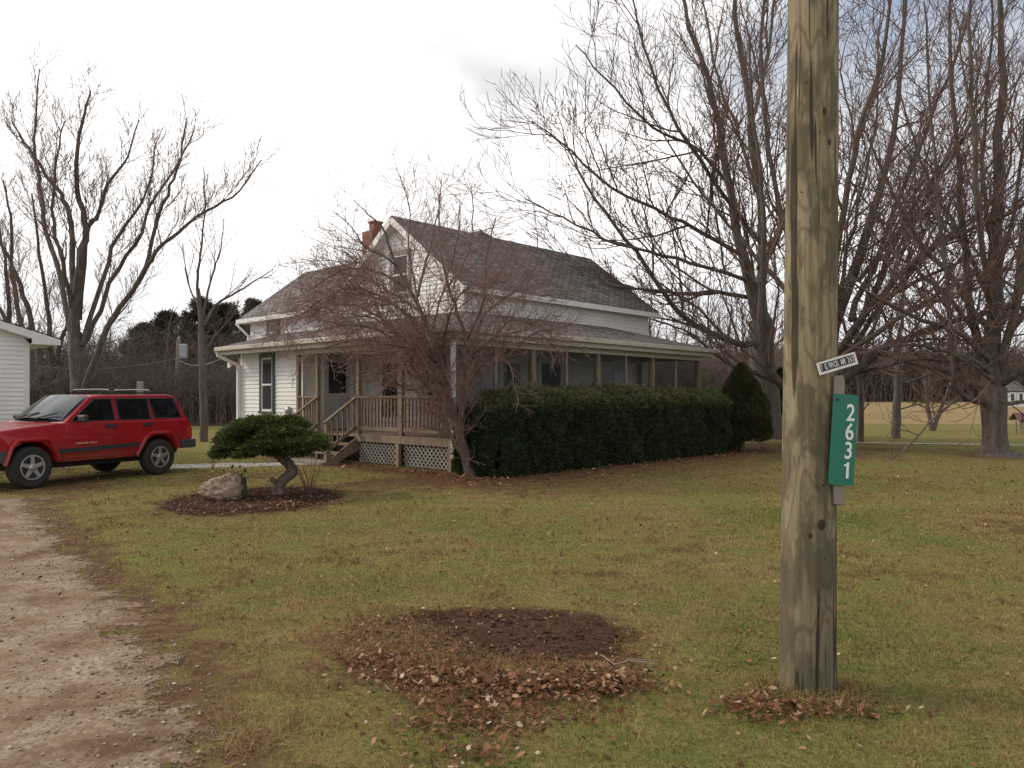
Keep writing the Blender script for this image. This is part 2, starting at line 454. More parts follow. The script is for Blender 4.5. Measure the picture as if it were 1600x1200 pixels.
def rim_mat(base, name, lo=.35, hi=.62, soil=None):
    """copy of a ground material whose rim breaks up into the ground below"""
    m = base.copy(); m.name = name; n, l = m.node_tree.nodes, m.node_tree.links; b = n['Principled BSDF']
    a = n.new('ShaderNodeAttribute'); a.attribute_name = 'tint'
    tc = n.new('ShaderNodeTexCoord'); t = n.new('ShaderNodeTexNoise'); t.inputs['Scale'].default_value = 4.5; t.inputs['Detail'].default_value = 9; t.inputs['Roughness'].default_value = .78
    l.new(tc.outputs['Object'], t.inputs['Vector'])
    k = n.new('ShaderNodeMapRange'); k.inputs[1].default_value = .3; k.inputs[2].default_value = .7; k.inputs[3].default_value = -.5; k.inputs[4].default_value = .5
    l.new(t.outputs['Fac'], k.inputs[0])
    ad_ = n.new('ShaderNodeMath'); ad_.operation = 'ADD'; l.new(a.outputs['Fac'], ad_.inputs[0]); l.new(k.outputs[0], ad_.inputs[1])
    r = n.new('ShaderNodeMapRange'); r.inputs[1].default_value = lo; r.inputs[2].default_value = hi; l.new(ad_.outputs[0], r.inputs[0])
    tr = n.new('ShaderNodeBsdfTransparent'); mxs = n.new('ShaderNodeMixShader')
    l.new(r.outputs[0], mxs.inputs[0]); l.new(b.outputs[0], mxs.inputs[1]); l.new(tr.outputs[0], mxs.inputs[2])
    l.new(mxs.outputs[0], n['Material Output'].inputs['Surface'])
    return m
def drive():
    ys = np.arange(-5, 12.9, .07); ds = np.array([0,.08,.16,.24,.34,.46,.6,.8,1.1,1.6,2.4,4,7,12,24])
    jx = vnoise(ys, ys*0, 1.7, 3.0)*.28 + vnoise(ys, ys*0, 5.0, 6.0)*.10
    X = (np.array([drive_edge(y) for y in ys])+jx+.22)[:, None]-ds[None]; Yd = np.repeat(ys[:, None], len(ds), 1)
    t = np.clip(1-ds/.75, 0, 1)[None]*np.ones_like(X)
    t = np.maximum(t, np.clip(1-(12.75-Yd)/1.3, 0, 1))
    k = len(ds); i = (np.arange(len(ys)-1)[:, None]*k+np.arange(k-1)[None]).ravel()
    o = np_mesh('driveway', np.stack([X, Yd, np.full_like(X, .003)], -1).reshape(-1, 3), [np.stack([i+1, i, i+k, i+k+1], -1)], rim_mat(m_gravel, 'driveway_gravel', .45, .62), attr=t.ravel())
    tag(o, 'worn gravel and mud driveway at the lower left', 'driveway', kind='structure')
drive()
def bed(b, label, k=1.0, seed=0):
    n = 90; rs = np.linspace(0.02, 1.12, 16)*k; a = np.arange(n)*2*math.pi/n
    A, Q = np.meshgrid(a, rs); Q = Q*(1+.16*vnoise(np.cos(A)*1.6, np.sin(A)*1.6, 1.0, b[0])); X = b[0]+b[2]*Q*np.cos(A); Yb = b[1]+b[3]*Q*np.sin(A)
    i = (np.arange(15)[:, None]*n+np.arange(n)[None]).ravel(); j = (np.arange(15)[:, None]*n+(np.arange(n)[None]+1) % n).ravel()
    o = np_mesh('mulch_bed', np.stack([X, Yb, np.full_like(X, .005)], -1).reshape(-1, 3), [np.stack([i, i+n, j+n, j], -1)], m_mulchr, attr=np.clip((Q/k-.62)/.5, 0, 1).ravel())
    tag(o, label, 'garden bed', kind='structure')
m_mulchr = rim_mat(m_mulch, 'mulch_soil', .22, .74)
bed(BED1, 'dark mulch bed around the rock and clipped juniper', 1.05)
bed((BED2[0]+.14, BED2[1]+.20, .98, .66), 'round bare soil bed strewn with dead leaves in the lawn')
sheet('walkway', [(-8.2,16.9),(-6.6,17.4),(-5.6,17.7),h2w(-1.1,3.7)[:2],h2w(-1.1,5.0)[:2],(-5.6,18.7),(-6.8,18.5),(-8.4,18.0)], .004, m_concrete,
      'pale walkway leading from the driveway to the porch steps', 'path', .05)
sheet('field', [(9,47),(18,46),(30,44),(80,46),(400,60),(900,300),(900,420),(-60,420),(-20,120),(2,60)], .006, m_field,
      'tan stubble field beyond the lawn', 'field', .5, 2.0)
sheet('gravel_path', [(10.2,27.0),(13.5,25.9),(17,25.0),(30,23.5),(60,22),(60,23.6),(30,24.6),(17,25.8),(13.5,26.6),(10.4,27.6)], .010,
      M('pale_gravel', [(.25,.22,.18),(.33,.29,.24)], 4, .95), 'pale gravel lane crossing behind the trees', 'lane', .05, .3)

# ------------------------------------------------------------------ house
house = empty('house', (HO[0], HO[1], 0), HROT)
tag(house, 'white clapboard farmhouse with grey shingle roofs and a wraparound screened porch', 'house')

def siding(mb, p0, d, n, rng, z0, z1, e=.115, back=.12):
    """lapped boards on a vertical wall: p0 xy origin, d along, n outward, rng(z)->(s0,s1)"""
    def W(s, off, z): return (p0[0]+d[0]*s+n[0]*off, p0[1]+d[1]*s+n[1]*off, z)
    z = z0
    while z < z1-1e-4:
        zt = min(z+e, z1)
        a0, b0 = rng(z); a1, b1 = rng(zt)
        mb.add([W(a0,.024,z),W(b0,.024,z),W(b1,.003,zt),W(a1,.003,zt),W(a0,.0,z),W(b0,.0,z)], [(0,1,2,3),(4,5,1,0)])
        z = zt
    # solid backing
    zs = sorted(set([z0, z1] + [z0+(z1-z0)*k/10 for k in range(11)]))
    for q0, q1 in zip(zs, zs[1:]):
        a0, b0 = rng(q0); a1, b1 = rng(q1)
        mb.add([W(a0,0,q0),W(b0,0,q0),W(b1,0,q1),W(a1,0,q1),W(a0,-back,q0),W(b0,-back,q0),W(b1,-back,q1),W(a1,-back,q1)],
               [(0,1,2,3),(5,4,7,6),(0,3,7,4),(1,5,6,2)])

def window(parent, p0, d, n, s0, s1, z0, z1, mf, ms, rail=True, curtain=False, name='window'):
    def W(s, off, z): return (p0[0]+d[0]*s+n[0]*off, p0[1]+d[1]*s+n[1]*off, z)
    def bx(mb, a, b, o0, o1, c0, c1):
        v = [W(a,o0,c0),W(b,o0,c0),W(b,o1,c0),W(a,o1,c0),W(a,o0,c1),W(b,o0,c1),W(b,o1,c1),W(a,o1,c1)]
        mb.add(v, [(0,1,2,3),(4,7,6,5),(0,4,5,1),(1,5,6,2),(2,6,7,3),(3,7,4,0)])
    f = MB(); t = .10
    bx(f, s0-t, s0, 0, .070, z0, z1); bx(f, s1, s1+t, 0, .070, z0, z1)
    bx(f, s0-t, s1+t, 0, .075, z1, z1+.13); bx(f, s0-t-.03, s1+t+.03, 0, .10, z0-.06, z0)
    w = f.build(name, mf, parent)
    s = MB(); q = .045
    bx(s, s0, s0+q, .028, .052, z0, z1); bx(s, s1-q, s1, .028, .052, z0, z1)
    bx(s, s0+q, s1-q, .028, .052, z1-q, z1); bx(s, s0+q, s1-q, .028, .052, z0, z0+q+.02)
    if rail: zm = (z0+z1)/2; bx(s, s0+q, s1-q, .028, .054, zm-.025, zm+.025)
    s.build('sash', ms, w)
    g = MB(); bx(g, s0+q, s1-q, .022, .036, z0+q, z1-q); g.build('pane', m_glass, w)
    return w

UX, VY = (1,0), (0,1)
# main block: gable wall at u=2.4, long front wall at v=2.25
GU, GV0, GV1, RV, RZ, EZ = 2.4, 2.25, 7.45, 4.85, 6.62, 4.42
SL = (RZ-EZ)/2.9
def gz(v): return RZ - SL*abs(v-RV) - .12
def gable_rng(z):
    if z <= gz(GV0): return (GV0, GV1)
    h = (gz(RV)-z)/SL; return (RV-h, RV+h)
mb = MB(); siding(mb, (GU,0), (0,1), (-1,0), gable_rng, .68, gz(RV)-.001); mb.build('gable_wall', m_white, house)
mb = MB(); siding(mb, (0,GV0), (1,0), (0,-1), lambda z: (GU, 10.9), .3, gz(GV0)); mb.build('front_wall', m_white, house)
mb = MB(); siding(mb, (10.9,0), (0,1), (1,0), gable_rng, 0, gz(RV)-.001); mb.build('end_wall', m_white, house)
mb = MB(); siding(mb, (0,GV1), (1,0), (0,1), lambda z: (GU, 10.9), 0, gz(GV1)); mb.build('back_wall', m_white, house)
mb = MB()
mb.slab([(2.1,1.95,EZ),(11.2,1.95,EZ),(11.2,RV,RZ),(2.1,RV,RZ)], .09)
mb.slab([(2.1,7.75,EZ),(11.2,7.75,EZ),(11.2,RV,RZ),(2.1,RV,RZ)], .09)
roof = mb.build('roof', m_shingle, house)
# rear cross gable peeking over the ridge
mb = MB()
mb.slab([(5.1,4.6,6.45),(5.7,4.95,6.80),(5.7,9.5,6.80),(5.1,9.5,6.3)], .06); mb.slab([(6.3,4.6,6.45),(5.7,4.95,6.80),(5.7,9.5,6.80),(6.3,9.5,6.3)], .06)
mb.build('rear_roof', m_shingle, house)
# rake boards on the gable
mb = MB()
for s in (-1, 1):
    a = (2.085, RV, RZ-.13); b = (2.085, RV+s*2.92, EZ-.13)
    mb.bar(a, b, .035, .17, up=(0,0,1))
mb.build('rake_board', m_trim, house)
mb = MB()
for s in (-1, 1): mb.slab([(2.1,RV,RZ-.14),(2.42,RV,RZ-.14),(2.42,RV+s*2.9,EZ-.14),(2.1,RV+s*2.9,EZ-.14)], .02)
mb.box(2.1,11.2,1.97,2.24,EZ-.13,EZ-.11); mb.build('soffit', m_trim, house)
mb = MB(); mb.box(2.1,11.2,1.90,1.945,EZ-.17,EZ-.02); mb.build('eave_board', m_trim, house)
mb = MB(); mb.box(GU-.03,GU+.09,GV0-.03,GV0+.09,3.75,gz(GV0)-.05); mb.build('corner_board', m_trim, house)
mb = MB(); mb.box(10.84,10.93,GV0-.03,GV0+.09,2,gz(GV0)-.05); mb.build('corner_board', m_trim, house)
window(house, (GU,0), (0,1), (-1,0), 4.42, 5.12, 4.45, 5.55, m_woodg, m_trim)
# left wing, lower storey
WU, WV0, WV1 = .25, 6.3, 9.71
def lz(u): return 3.08 + .262*(u+.35) - .12
mb = MB(); siding(mb, (WU,0), (0,1), (-1,0), lambda z: (WV0, WV1), .25, lz(WU)); mb.build('wing_wall', m_white, house)
mb = MB(); siding(mb, (0,WV0), (1,0), (0,-1), lambda z: (WU, 2.4), .68, lz(WU)); mb.build('entry_wall', m_white, house)
mb = MB(); siding(mb, (0,WV1), (1,0), (0,1), lambda z: (WU, 1.5), .25, lz(WU)); mb.build('wing_end_wall', m_white, house)
for (a, b) in ((WV0-.02, WV0+.11), (WV1-.11, WV1+.02)):
    mb = MB(); mb.box(WU-.035, WU+.05, a, b, .2, lz(WU)-.02); mb.build('corner_board', m_trim, house)
mb = MB(); mb.box(WU, 2.4, WV0, WV1, 0, .25); mb.build('foundation', m_concrete, house)
window(house, (WU,0), (0,1), (-1,0), 7.86, 8.46, 1.18, 2.72, m_green, m_trim)
# left wing, upper storey
mb = MB(); siding(mb, (1.5,0), (0,1), (-1,0), lambda z: (7.45, 11.5), 2.2, 4.30); mb.build('upper_wing_wall', m_white, house)
mb = MB(); siding(mb, (0,7.45), (1,0), (0,-1), lambda z: (1.5, 2.4), 3.3, 4.35); mb.build('upper_wing_return', m_white, house)
def wg(z):
    if z < 4.3: return (1.5, 5.9)
    h = (5.92-z)/.74; return (3.7-h, 3.7+h)
mb = MB(); siding(mb, (0,11.5), (1,0), (0,1), wg, 0, 5.91); mb.build('upper_wing_gable', m_white, house)
mb = MB(); siding(mb, (1.5,0), (0,1), (-1,0), lambda z: (9.8, 11.5), 0, 2.2); mb.build('wing_back_wall', m_white, house)
mb = MB()
mb.slab([(1.2,7.35,4.15),(1.2,11.8,4.15),(2.39,11.8,5.031),(2.39,7.35,5.031)], .09)
mb.slab([(2.39,6.85,5.031),(2.39,11.8,5.031),(3.7,11.8,6.0),(3.7,5.6,6.0)], .09)
mb.slab([(6.2,7.75,4.15),(6.2,11.8,4.15),(3.7,11.8,6.0),(3.7,5.6,6.0)], .09)
mb.build('upper_wing_roof', m_shingle, house)
mb = MB(); mb.box(1.14,1.19,7.33,11.82,4.0,4.13); mb.box(1.2,1.48,7.36,11.8,4.0,4.02); mb.build('eave_board', m_trim, house)
mb = MB(); mb.bar((1.2,11.83,4.03),(3.7,11.83,5.88),.03,.15); mb.bar((6.2,11.83,4.03),(3.7,11.83,5.88),.03,.15); mb.build('rake_board', m_trim, house)
window(house, (1.5,0), (0,1), (-1,0), 9.75, 10.25, 3.60, 3.95, m_green, m_trim, rail=False)
# chimney
mb = MB(); mb.box(2.85,3.3,6.72,7.22,4.3,6.62); mb.box(2.93,3.22,6.72,6.98,6.62,6.86); mb.box(2.90,3.25,6.69,7.01,6.86,6.92); mb.build('chimney', m_brick, roof)
# porch and lean-to roofs
mb = MB()
mb.slab([(-.35,-.35,3.08),(2.4,2.25,3.80),(2.4,7.44,3.80),(-.35,7.44,3.08)], .07)
mb.slab([(-.35,7.44,3.08),(1.5,7.44,3.565),(1.5,10.02,3.565),(-.35,10.02,3.08)], .07)
mb.slab([(-.35,-.35,3.08),(10.65,-.35,3.08),(8.6,2.25,3.80),(2.4,2.25,3.80)], .07)
mb.slab([(10.65,-.35,3.08),(10.65,2.6,3.08),(8.6,2.25,3.80)], .07)
mb.build('porch_roof', m_shingle, house)
mb = MB()
mb.box(-.47,-.36,-.47,10.04,2.95,3.07); mb.box(-.36,10.77,-.47,-.36,2.95,3.07); mb.box(10.66,10.77,-.36,2.5,2.95,3.07)
mb.build('gutter', m_beige, house, bevel=.02)
mb = MB(); mb.box(-.35,-.30,-.30,10.0,2.84,2.99); mb.box(-.35,10.65,-.35,-.30,2.84,2.99); mb.box(10.60,10.65,-.30,2.4,2.84,2.99); mb.build('fascia', m_beige, house)
mb = MB(); mb.box(-.29,10.58,-.29,2.2,2.93,2.97); mb.box(-.29,2.36,2.2,6.25,2.93,2.97); mb.box(-.29,.22,6.25,9.98,2.93,2.97); mb.build('porch_ceiling', m_beige, house)
mb = MB(); mb.box(-.07,.07,-.07,6.2,2.72,2.925); mb.box(.07,10.37,-.07,.07,2.72,2.925); mb.box(10.23,10.37,.07,2.2,2.72,2.925); mb.build('porch_beam', m_beige, house)
mb = MB(); mb.bar((-.41,9.96,2.95),(-.36,9.96,2.80),.07,.09); mb.bar((-.36,9.96,2.82),(.17,9.80,2.55),.07,.09); mb.box(.10,.20,9.68,9.77,.15,2.56); mb.build('downspout', m_trim, house)
mb = MB(); mb.bar((1.1,11.75,4.0),(1.42,11.56,3.62),.07,.07); mb.bar((1.42,11.5,3.62),(1.42,11.5,3.3),.07,.07); mb.build('downspout', m_trim, house)
mb = MB(); mb.box(.24,.38,9.83,9.93,0,2.78); mb.build('corner_post', m_brownpost, house)
fl = MB(); fl.lathe([(.03,0),(.05,.04),(.09,.14),(.09,.16)], 12, lambda a, b, h: (.02-h*.6, 9.9+a, 2.55+b)); fl.lathe([(.05,0),(.06,.12)], 10, lambda a, b, h: (.10-h, 10.02+a, 2.62+b)); fl.build('flood_light', m_trim, house)
fl = MB(); fl.lathe([(.03,-.03),(.075,.03),(.085,.10),(.05,.16)], 12, lambda a, b, h: (-.12+a, -.18+b, 2.92-h)); fl.build('flood_light', m_trim, house)
mt = MB(); mt.lathe([(.10,0),(.11,.05),(.09,.12),(.04,.15)], 14, lambda a, b, h: (.235-h, 6.95+a, 1.22+b)); mt.build('electric_meter', m_gray, house)
# deck
mb = MB(); mb.box(.05,2.38,.05,6.28,.62,.68); mb.box(2.38,10.25,.05,2.22,.62,.68); mb.build('deck_floor', m_deck, house)
mb = MB(); mb.box(-.05,.045,-.05,3.46,.52,.70); mb.box(.045,10.3,-.05,.045,.52,.70); mb.box(10.25,10.35,.05,2.2,.5,.69); mb.build('rim_board', m_wood, house)
mb = MB(); mb.box(.25,.30,.2,6.2,0,.6); mb.box(.2,10.2,.25,.3,0,.6); mb.build('deck_shade_panel', m_dark, house)  # black boards behind the lattice, shade below the deck put into colour
for (v, top) in ((.0,2.72),(1.77,2.72),(3.42,2.72),(5.21,2.72),(6.13,2.72)):
    mb = MB(); mb.box(-.14,-.055,v-.05,v+.05,0,.53) if v < 3.3 else None
    mb.box(-.05,.05,v-.05,v+.05,.70 if v < 3.5 else 0,top); mb.build('porch_post', m_wood, house)
for u in (2.5,5.07,7.67,10.3):
    mb = MB(); mb.box(u-.07,u+.07,-.065,.065,.70,2.72); mb.build('porch_post', m_wood, house)
for u in (1.25,3.78,6.37,8.97):
    mb = MB(); mb.box(u-.03,u+.03,-.03,.04,.70,2.72); mb.build('screen_mullion', m_woodg, house)
mb = MB(); mb.box(10.25,10.35,2.08,2.2,.7,2.72); mb.build('porch_post', m_wood, house)
xs_ = [0.05,1.22,2.43,3.75,5.0,6.34,7.6,8.94,10.23]
for a, b in zip(xs_, xs_[1:]):
    mb = MB(); mb.add([(a+.05,.01,.72),(b-.0,.01,.72),(b-.0,.01,2.71),(a+.05,.01,2.71)], [(0,1,2,3)]); mb.build('porch_screen', m_screen, house)
mb = MB(); mb.add([(10.3,.07,.72),(10.3,2.07,.72),(10.3,2.07,2.71),(10.3,.07,2.71)], [(0,1,2,3)]); mb.build('porch_screen', m_screen, house)
mb = MB(); mb.add([(.9,.05,.72),(.9,2.2,.72),(.9,2.2,2.9),(.9,.05,2.9)], [(0,1,2,3)]); mb.build('porch_screen', m_screen, house)
# railing panels
def railing(a, b, n_b):
    a, b = Vector(a), Vector(b); d = (b-a)
    mb = MB(); mb.bar(a+Vector((0,0,.90)), b+Vector((0,0,.90)), .09, .045); rl = mb.build('railing', m_wood, house)
    mb = MB(); mb.bar(a+Vector((0,0,.14)), b+Vector((0,0,.14)), .045, .09); mb.build('bottom_rail', m_wood, rl)
    mb = MB(); mb.box(-.019,.019,-.019,.019,0,.70); b0 = None
    for k in range(n_b):
        p = a + d*((k+.5)/n_b)
        if b0 is None: o = b0 = mb.build('baluster', m_wood, rl)
        else:
            o = b0.copy(); C.objects.link(o); o.parent = rl
        o.location = p + Vector((0,0,.18))
railing((0,.05,.70),(0,1.72,.70),13); railing((0,1.82,.70),(0,3.37,.70),12); railing((0,5.26,.70),(0,6.08,.70),6)
# lattice skirts
def lattice(v0, v1, z0, z1):
    mb = MB(); s = .135; w = .034
    for sg, off in ((1, -.012), (-1, .0)):
        k = -40
        for k in range(-20, 60):
            # line v = c + sg*(z-z0), clipped
            c = v0 + k*s
            p = []
            for z in (z0, z1):
                p.append([c + sg*(z-z0), z])
            (a0, b0), (a1, b1) = p
            if max(a0, a1) < v0 or min(a0, a1) > v1: continue
            def clip(v): return z0 + (v-c)*sg
            q0, q1 = [a0, b0], [a1, b1]
            for q in (q0, q1):
                if q[0] < v0: q[0], q[1] = v0, clip(v0)
                if q[0] > v1: q[0], q[1] = v1, clip(v1)
            if abs(q0[0]-q1[0]) < .03: continue
            mb.bar((off+.01, q0[0], q0[1]), (off+.01, q1[0], q1[1]), .010, w, up=(0, -sg*.7, .7))
    mb.build('lattice_panel', m_lattice, house)
lattice(.06,1.71,.02,.51); lattice(1.83,3.40,.02,.51)
# steps
mb = MB(); mb.box(-.30,.04,3.52,5.16,.42,.46); mb.build('step', m_deck, house)
mb = MB(); mb.box(-.60,-.26,3.52,5.16,.21,.25); mb.build('step', m_deck, house)
mb = MB(); mb.box(-1.05,-.56,3.42,5.25,0,.06); mb.build('step', m_woodg, house)
for v in (3.48, 5.18):
    mb = MB(); mb.prism([(.04,.66),(.04,.30),(-.70,0),(-.86,0),(-.86,.08)], lambda a, b, h: (a, h, b), v-.02, v+.02); mb.build('stringer', m_wood, house)
    mb = MB(); mb.box(-.92,-.82,v-.05,v+.05,0,1.0); mb.build('newel_post', m_wood, house)
    mb = MB(); mb.bar((-.95,v,.98),(.0,v,1.62),.09,.045); sr = mb.build('stair_railing', m_wood, house)
    mb = MB(); mb.bar((-.87,v,.32),(.0,v,.90),.045,.08); mb.build('bottom_rail', m_wood, sr)
    for k in range(5):
        u = -.72 + k*.15; zb = .32+(u+.87)*.667
        mb = MB(); mb.box(u-.018,u+.018,v-.018,v+.018,zb,.98+(u+.95)*.674); mb.build('baluster', m_wood, sr)
# entry door on the wall facing the porch
mb = MB(); mb.box(.84,1.68,6.20,6.26,.70,2.72); dr = mb.build('door', m_door, house)
mb = MB(); mb.box(.98,1.54,6.185,6.198,1.70,2.55); mb.build('pane', m_glass, dr)
mb = MB(); mb.lathe([(.015,0),(.015,.05),(.035,.06),(.03,.10)], 10, lambda a, b, h: (1.60+a, 6.19-h, 1.56+b)); mb.build('handle', m_gray, dr); mb = MB(); mb.lathe([(.03,0),(.03,.02)], 10, lambda a, b, h: (1.60+a, 6.19-h, 1.75+b)); mb.build('lock', m_gray, dr)
mb = MB(); mb.box(.72,.84,6.19,6.275,.68,2.82); mb.box(1.68,1.80,6.19,6.275,.68,2.82); mb.box(.72,1.80,6.18,6.275,2.82,2.92); mb.build('door_frame', m_trim, house)
# doors and windows inside the porch
window(house, (GU,0), (0,1), (-1,0), 4.85, 5.62, .95, 2.62, m_trim, m_trim, rail=False)
window(house, (GU,0), (0,1), (-1,0), 3.0, 3.7, 1.2, 2.62, m_woodg, m_trim)
window(house, (0,GV0), (1,0), (0,-1), 3.78, 4.55, 1.2, 2.55, m_trim, m_trim)
window(house, (0,GV0), (1,0), (0,-1), 5.35, 6.30, .72, 2.62, m_trim, m_trim, rail=False)
window(house, (0,GV0), (1,0), (0,-1), 8.25, 8.95, 1.2, 2.55, m_trim, m_trim)
mb = MB(); mb.box(-.22,-.14,-.20,-.12,.55,2.9); mb.bar((-.18,-.16,.58),(-.36,-.30,.30),.07,.07); mb.bar((-.18,-.16,2.88),(-.36,-.36,3.0),.07,.07); mb.build('downspout', m_trim, house)
# tv aerial on the ridge
mb = MB(); mb.bar((8.6,RV+.3,RZ-.3),(8.6,RV+.3,RZ+.55),.03,.03); mb.bar((8.1,RV+.1,RZ+.5),(9.4,RV+.6,RZ+.5),.02,.02)
for k in range(6): mb.bar((8.15+k*.24,RV+.42+k*.07,RZ+.5),(8.15+k*.24,RV-.1+k*.09,RZ+.5),.014,.014)
mb.build('aerial', m_gray, house)

# string of lights under the porch beam
sl = empty('string_lights', h2w(4.2, .25, 2.6), HROT)
tag(sl, 'string of small white lights drooping under the porch roof', 'string lights')
mb = MB(); P = [(-.0+3.4*t, .02, .08-.16*abs(math.sin(t*math.pi*3))) for t in np.linspace(0, 1, 40)]; mb.tube(P, [.004]*40, 4); mb.build('cord', m_black, sl)
bb = MB(); bb.lathe([(.008,0),(.016,.012),(.016,.028),(.004,.042)], 6, lambda a, b, h: (a, b, -h)); b0 = None
for k in range(1, 39, 2):
    if b0 is None: o = b0 = bb.build('bulb', m_wirew, sl)
    else: o = b0.copy(); C.objects.link(o); o.parent = sl
    o.location = P[k]

# ------------------------------------------------------------------ garage
gar = empty('garage', (-12.6, 20.0, 0), HROT)
tag(gar, 'white sided garage corner with low gable roof behind the red car', 'garage')
GS = .30
def gr_z(x): return 3.0 + GS*(-x) if x > -3.5 else 3.0 + GS*(x+7.0)
def gar_rng(z):
    if z <= 3.11: return (-7.0, 0)
    k = (z-3.11)/GS; return (-7.0+k, -k)
mb = MB(); siding(mb, (0,0), (1,0), (0,-1), gar_rng, .1, 4.15, e=.117); mb.build('gable_wall', m_white, gar)
mb = MB(); siding(mb, (0,0), (0,1), (1,0), lambda z: (0, 7.5), .1, 3.0, e=.117); mb.build('side_wall', m_white, gar)
mb = MB(); mb.box(-.10,.025,-.025,.10,.1,3.0); mb.build('corner_board', m_trim, gar)
mb = MB(); mb.slab([(.65,-.30,2.98),(.65,7.8,2.98),(-3.5,7.8,4.225),(-3.5,-.30,4.225)], .05); mb.slab([(-7.65,-.30,2.98),(-7.65,7.8,2.98),(-3.5,7.8,4.225),(-3.5,-.30,4.225)], .05)
for p in range(1): pass
gro = mb.build('roof', m_shingle, gar); gro.location.z = .17
mb = MB()
mb.prism([(.66,2.96),(.66,3.10),(-3.5,4.345),(-3.5,4.16),(0,3.11),(0,2.96)], lambda a, b, h: (a, h, b), -.34, -.31)
mb.prism([(-7.66,3.10),(-3.5,4.345),(-3.5,4.16),(-7.66,2.95)], lambda a, b, h: (a, h, b), -.34, -.31)
mb.build('rake_board', m_trim, gar)
mb = MB(); mb.slab([(.0,-.31,3.115),(.0,.0,3.115),(-3.5,.0,4.165),(-3.5,-.31,4.165)], .012); mb.build('soffit', m_trim, gar)
mb = MB(); mb.box(.0,.65,-.30,7.8,2.96,2.98); mb.box(.62,.66,-.30,7.8,2.97,3.10); mb.build('soffit', m_trim, gar)

# ------------------------------------------------------------------ red car
m_red = M('red_paint', [(.30,.004,.010),(.36,.006,.014)], 3, .35, coat=.45, spec=.3)
def add_dirt(m):
    n, l = m.node_tree.nodes, m.node_tree.links; b = n['Principled BSDF']; src = b.inputs['Base Color'].links[0].from_socket
    tc = n.new('ShaderNodeTexCoord'); sz = n.new('ShaderNodeSeparateXYZ'); l.new(tc.outputs['Object'], sz.inputs[0])
    t = n.new('ShaderNodeTexNoise'); t.inputs['Scale'].default_value = 5; t.inputs['Detail'].default_value = 8; l.new(tc.outputs['Object'], t.inputs['Vector'])
    a = n.new('ShaderNodeMapRange'); a.inputs[1].default_value = .95; a.inputs[2].default_value = .35; a.inputs[3].default_value = -.25; a.inputs[4].default_value = .55; a.clamp = False
    l.new(sz.outputs['Z'], a.inputs[0])
    ad_ = n.new('ShaderNodeMath'); ad_.operation = 'ADD'; l.new(a.outputs[0], ad_.inputs[0]); l.new(t.outputs['Fac'], ad_.inputs[1])
    r = n.new('ShaderNodeMapRange'); r.inputs[1].default_value = .45; r.inputs[2].default_value = 1.2; r.inputs[4].default_value = .55; l.new(ad_.outputs[0], r.inputs[0])
    q = n.new('ShaderNodeMix'); q.data_type = 'RGBA'; l.new(r.outputs[0], q.inputs[0]); l.new(src, q.inputs[6]); q.inputs[7].default_value = (.15,.085,.06,1)
    l.new(q.outputs[2], b.inputs['Base Color'])
add_dirt(m_red)
m_tyre = M('tyre_rubber', [(.016,.015,.015),(.036,.032,.028)], 9, .85)
m_alloy = M('alloy_rim', [(.40,.40,.41),(.50,.50,.51)], 9, .32, metal=.85)
m_bumper = M('grey_plastic', [(.045,.046,.052),(.065,.066,.072)], 6, .55)
m_cglass = M('tinted_glass', [(.006,.007,.007)], 1, .03, spec=.25)
m_wsglass = M('windscreen_glass', [(.035,.045,.045)], 1, .03, spec=.6, coat=.25)
m_lamp_r = M('tail_lamp_red', [(.45,.03,.015)], 2, .2)
m_gold = M('gold_lettering', [(.62,.50,.30)], 2, .5)

def text_mesh(s, size, m, name, parent=None, extrude=.0015, sx=1.0, align='CENTER'):
    cu = bpy.data.curves.new(name, 'FONT'); cu.body = s; cu.size = size; cu.extrude = extrude
    cu.align_x = align; cu.align_y = 'CENTER'; cu.offset = size*.012
    to = bpy.data.objects.new(name+'_tmp', cu); C.objects.link(to)
    dg = bpy.context.evaluated_depsgraph_get()
    me = bpy.data.meshes.new_from_object(to.evaluated_get(dg)); me.name = name
    bpy.data.objects.remove(to)
    for v in me.vertices: v.co.x *= sx
    me.materials.clear()
    return finish(name, me, m, parent)

FW = np.array((-8.41, 13.4)); RW = np.array((-7.29, 15.8))
cd = (FW-RW); WB = np.linalg.norm(cd); cd /= WB
_cs = np.array((-cd[1], cd[0]))*.80   # from the near wheels to the car's middle
car = empty('parked_car', ((FW[0]+RW[0])/2-_cs[0], (FW[1]+RW[1])/2-_cs[1], 0), math.atan2(cd[1], cd[0]))
tag(car, 'red boxy four door off roader with roof rack and alloy wheels parked by the garage', 'car')
SC = WB/2.58
# local: +x forward, +y the side away... left side of the car is +y ; wheels' outer face at y=.86
def prof(x): return (2.03-x)        # x measured from the front bumper (0..4.24) to local
car_parts = empty  # noqa
def cx(x): return (2.03 - x)*SC
WF, WR, AXZ = .74, 3.32, .36
def arch(c, r, a0, a1, n=9):
    return [(c + r*math.cos(math.radians(a0+(a1-a0)*k/n)), AXZ + r*1.02*math.sin(math.radians(a0+(a1-a0)*k/n))) for k in range(n+1)]
low = [(.10,.46),(.08,.60),(.09,.90),(.14,.985),(.55,1.035),(1.22,1.095),(1.30,1.10),(4.03,1.10),(4.10,1.04),(4.13,.80),(4.13,.50)]
sill = [(3.80,.50)] + arch(WR,.44,10,170) + [(2.85,.40),(1.22,.40)] + arch(WF,.44,10,170) + [(.25,.46)]
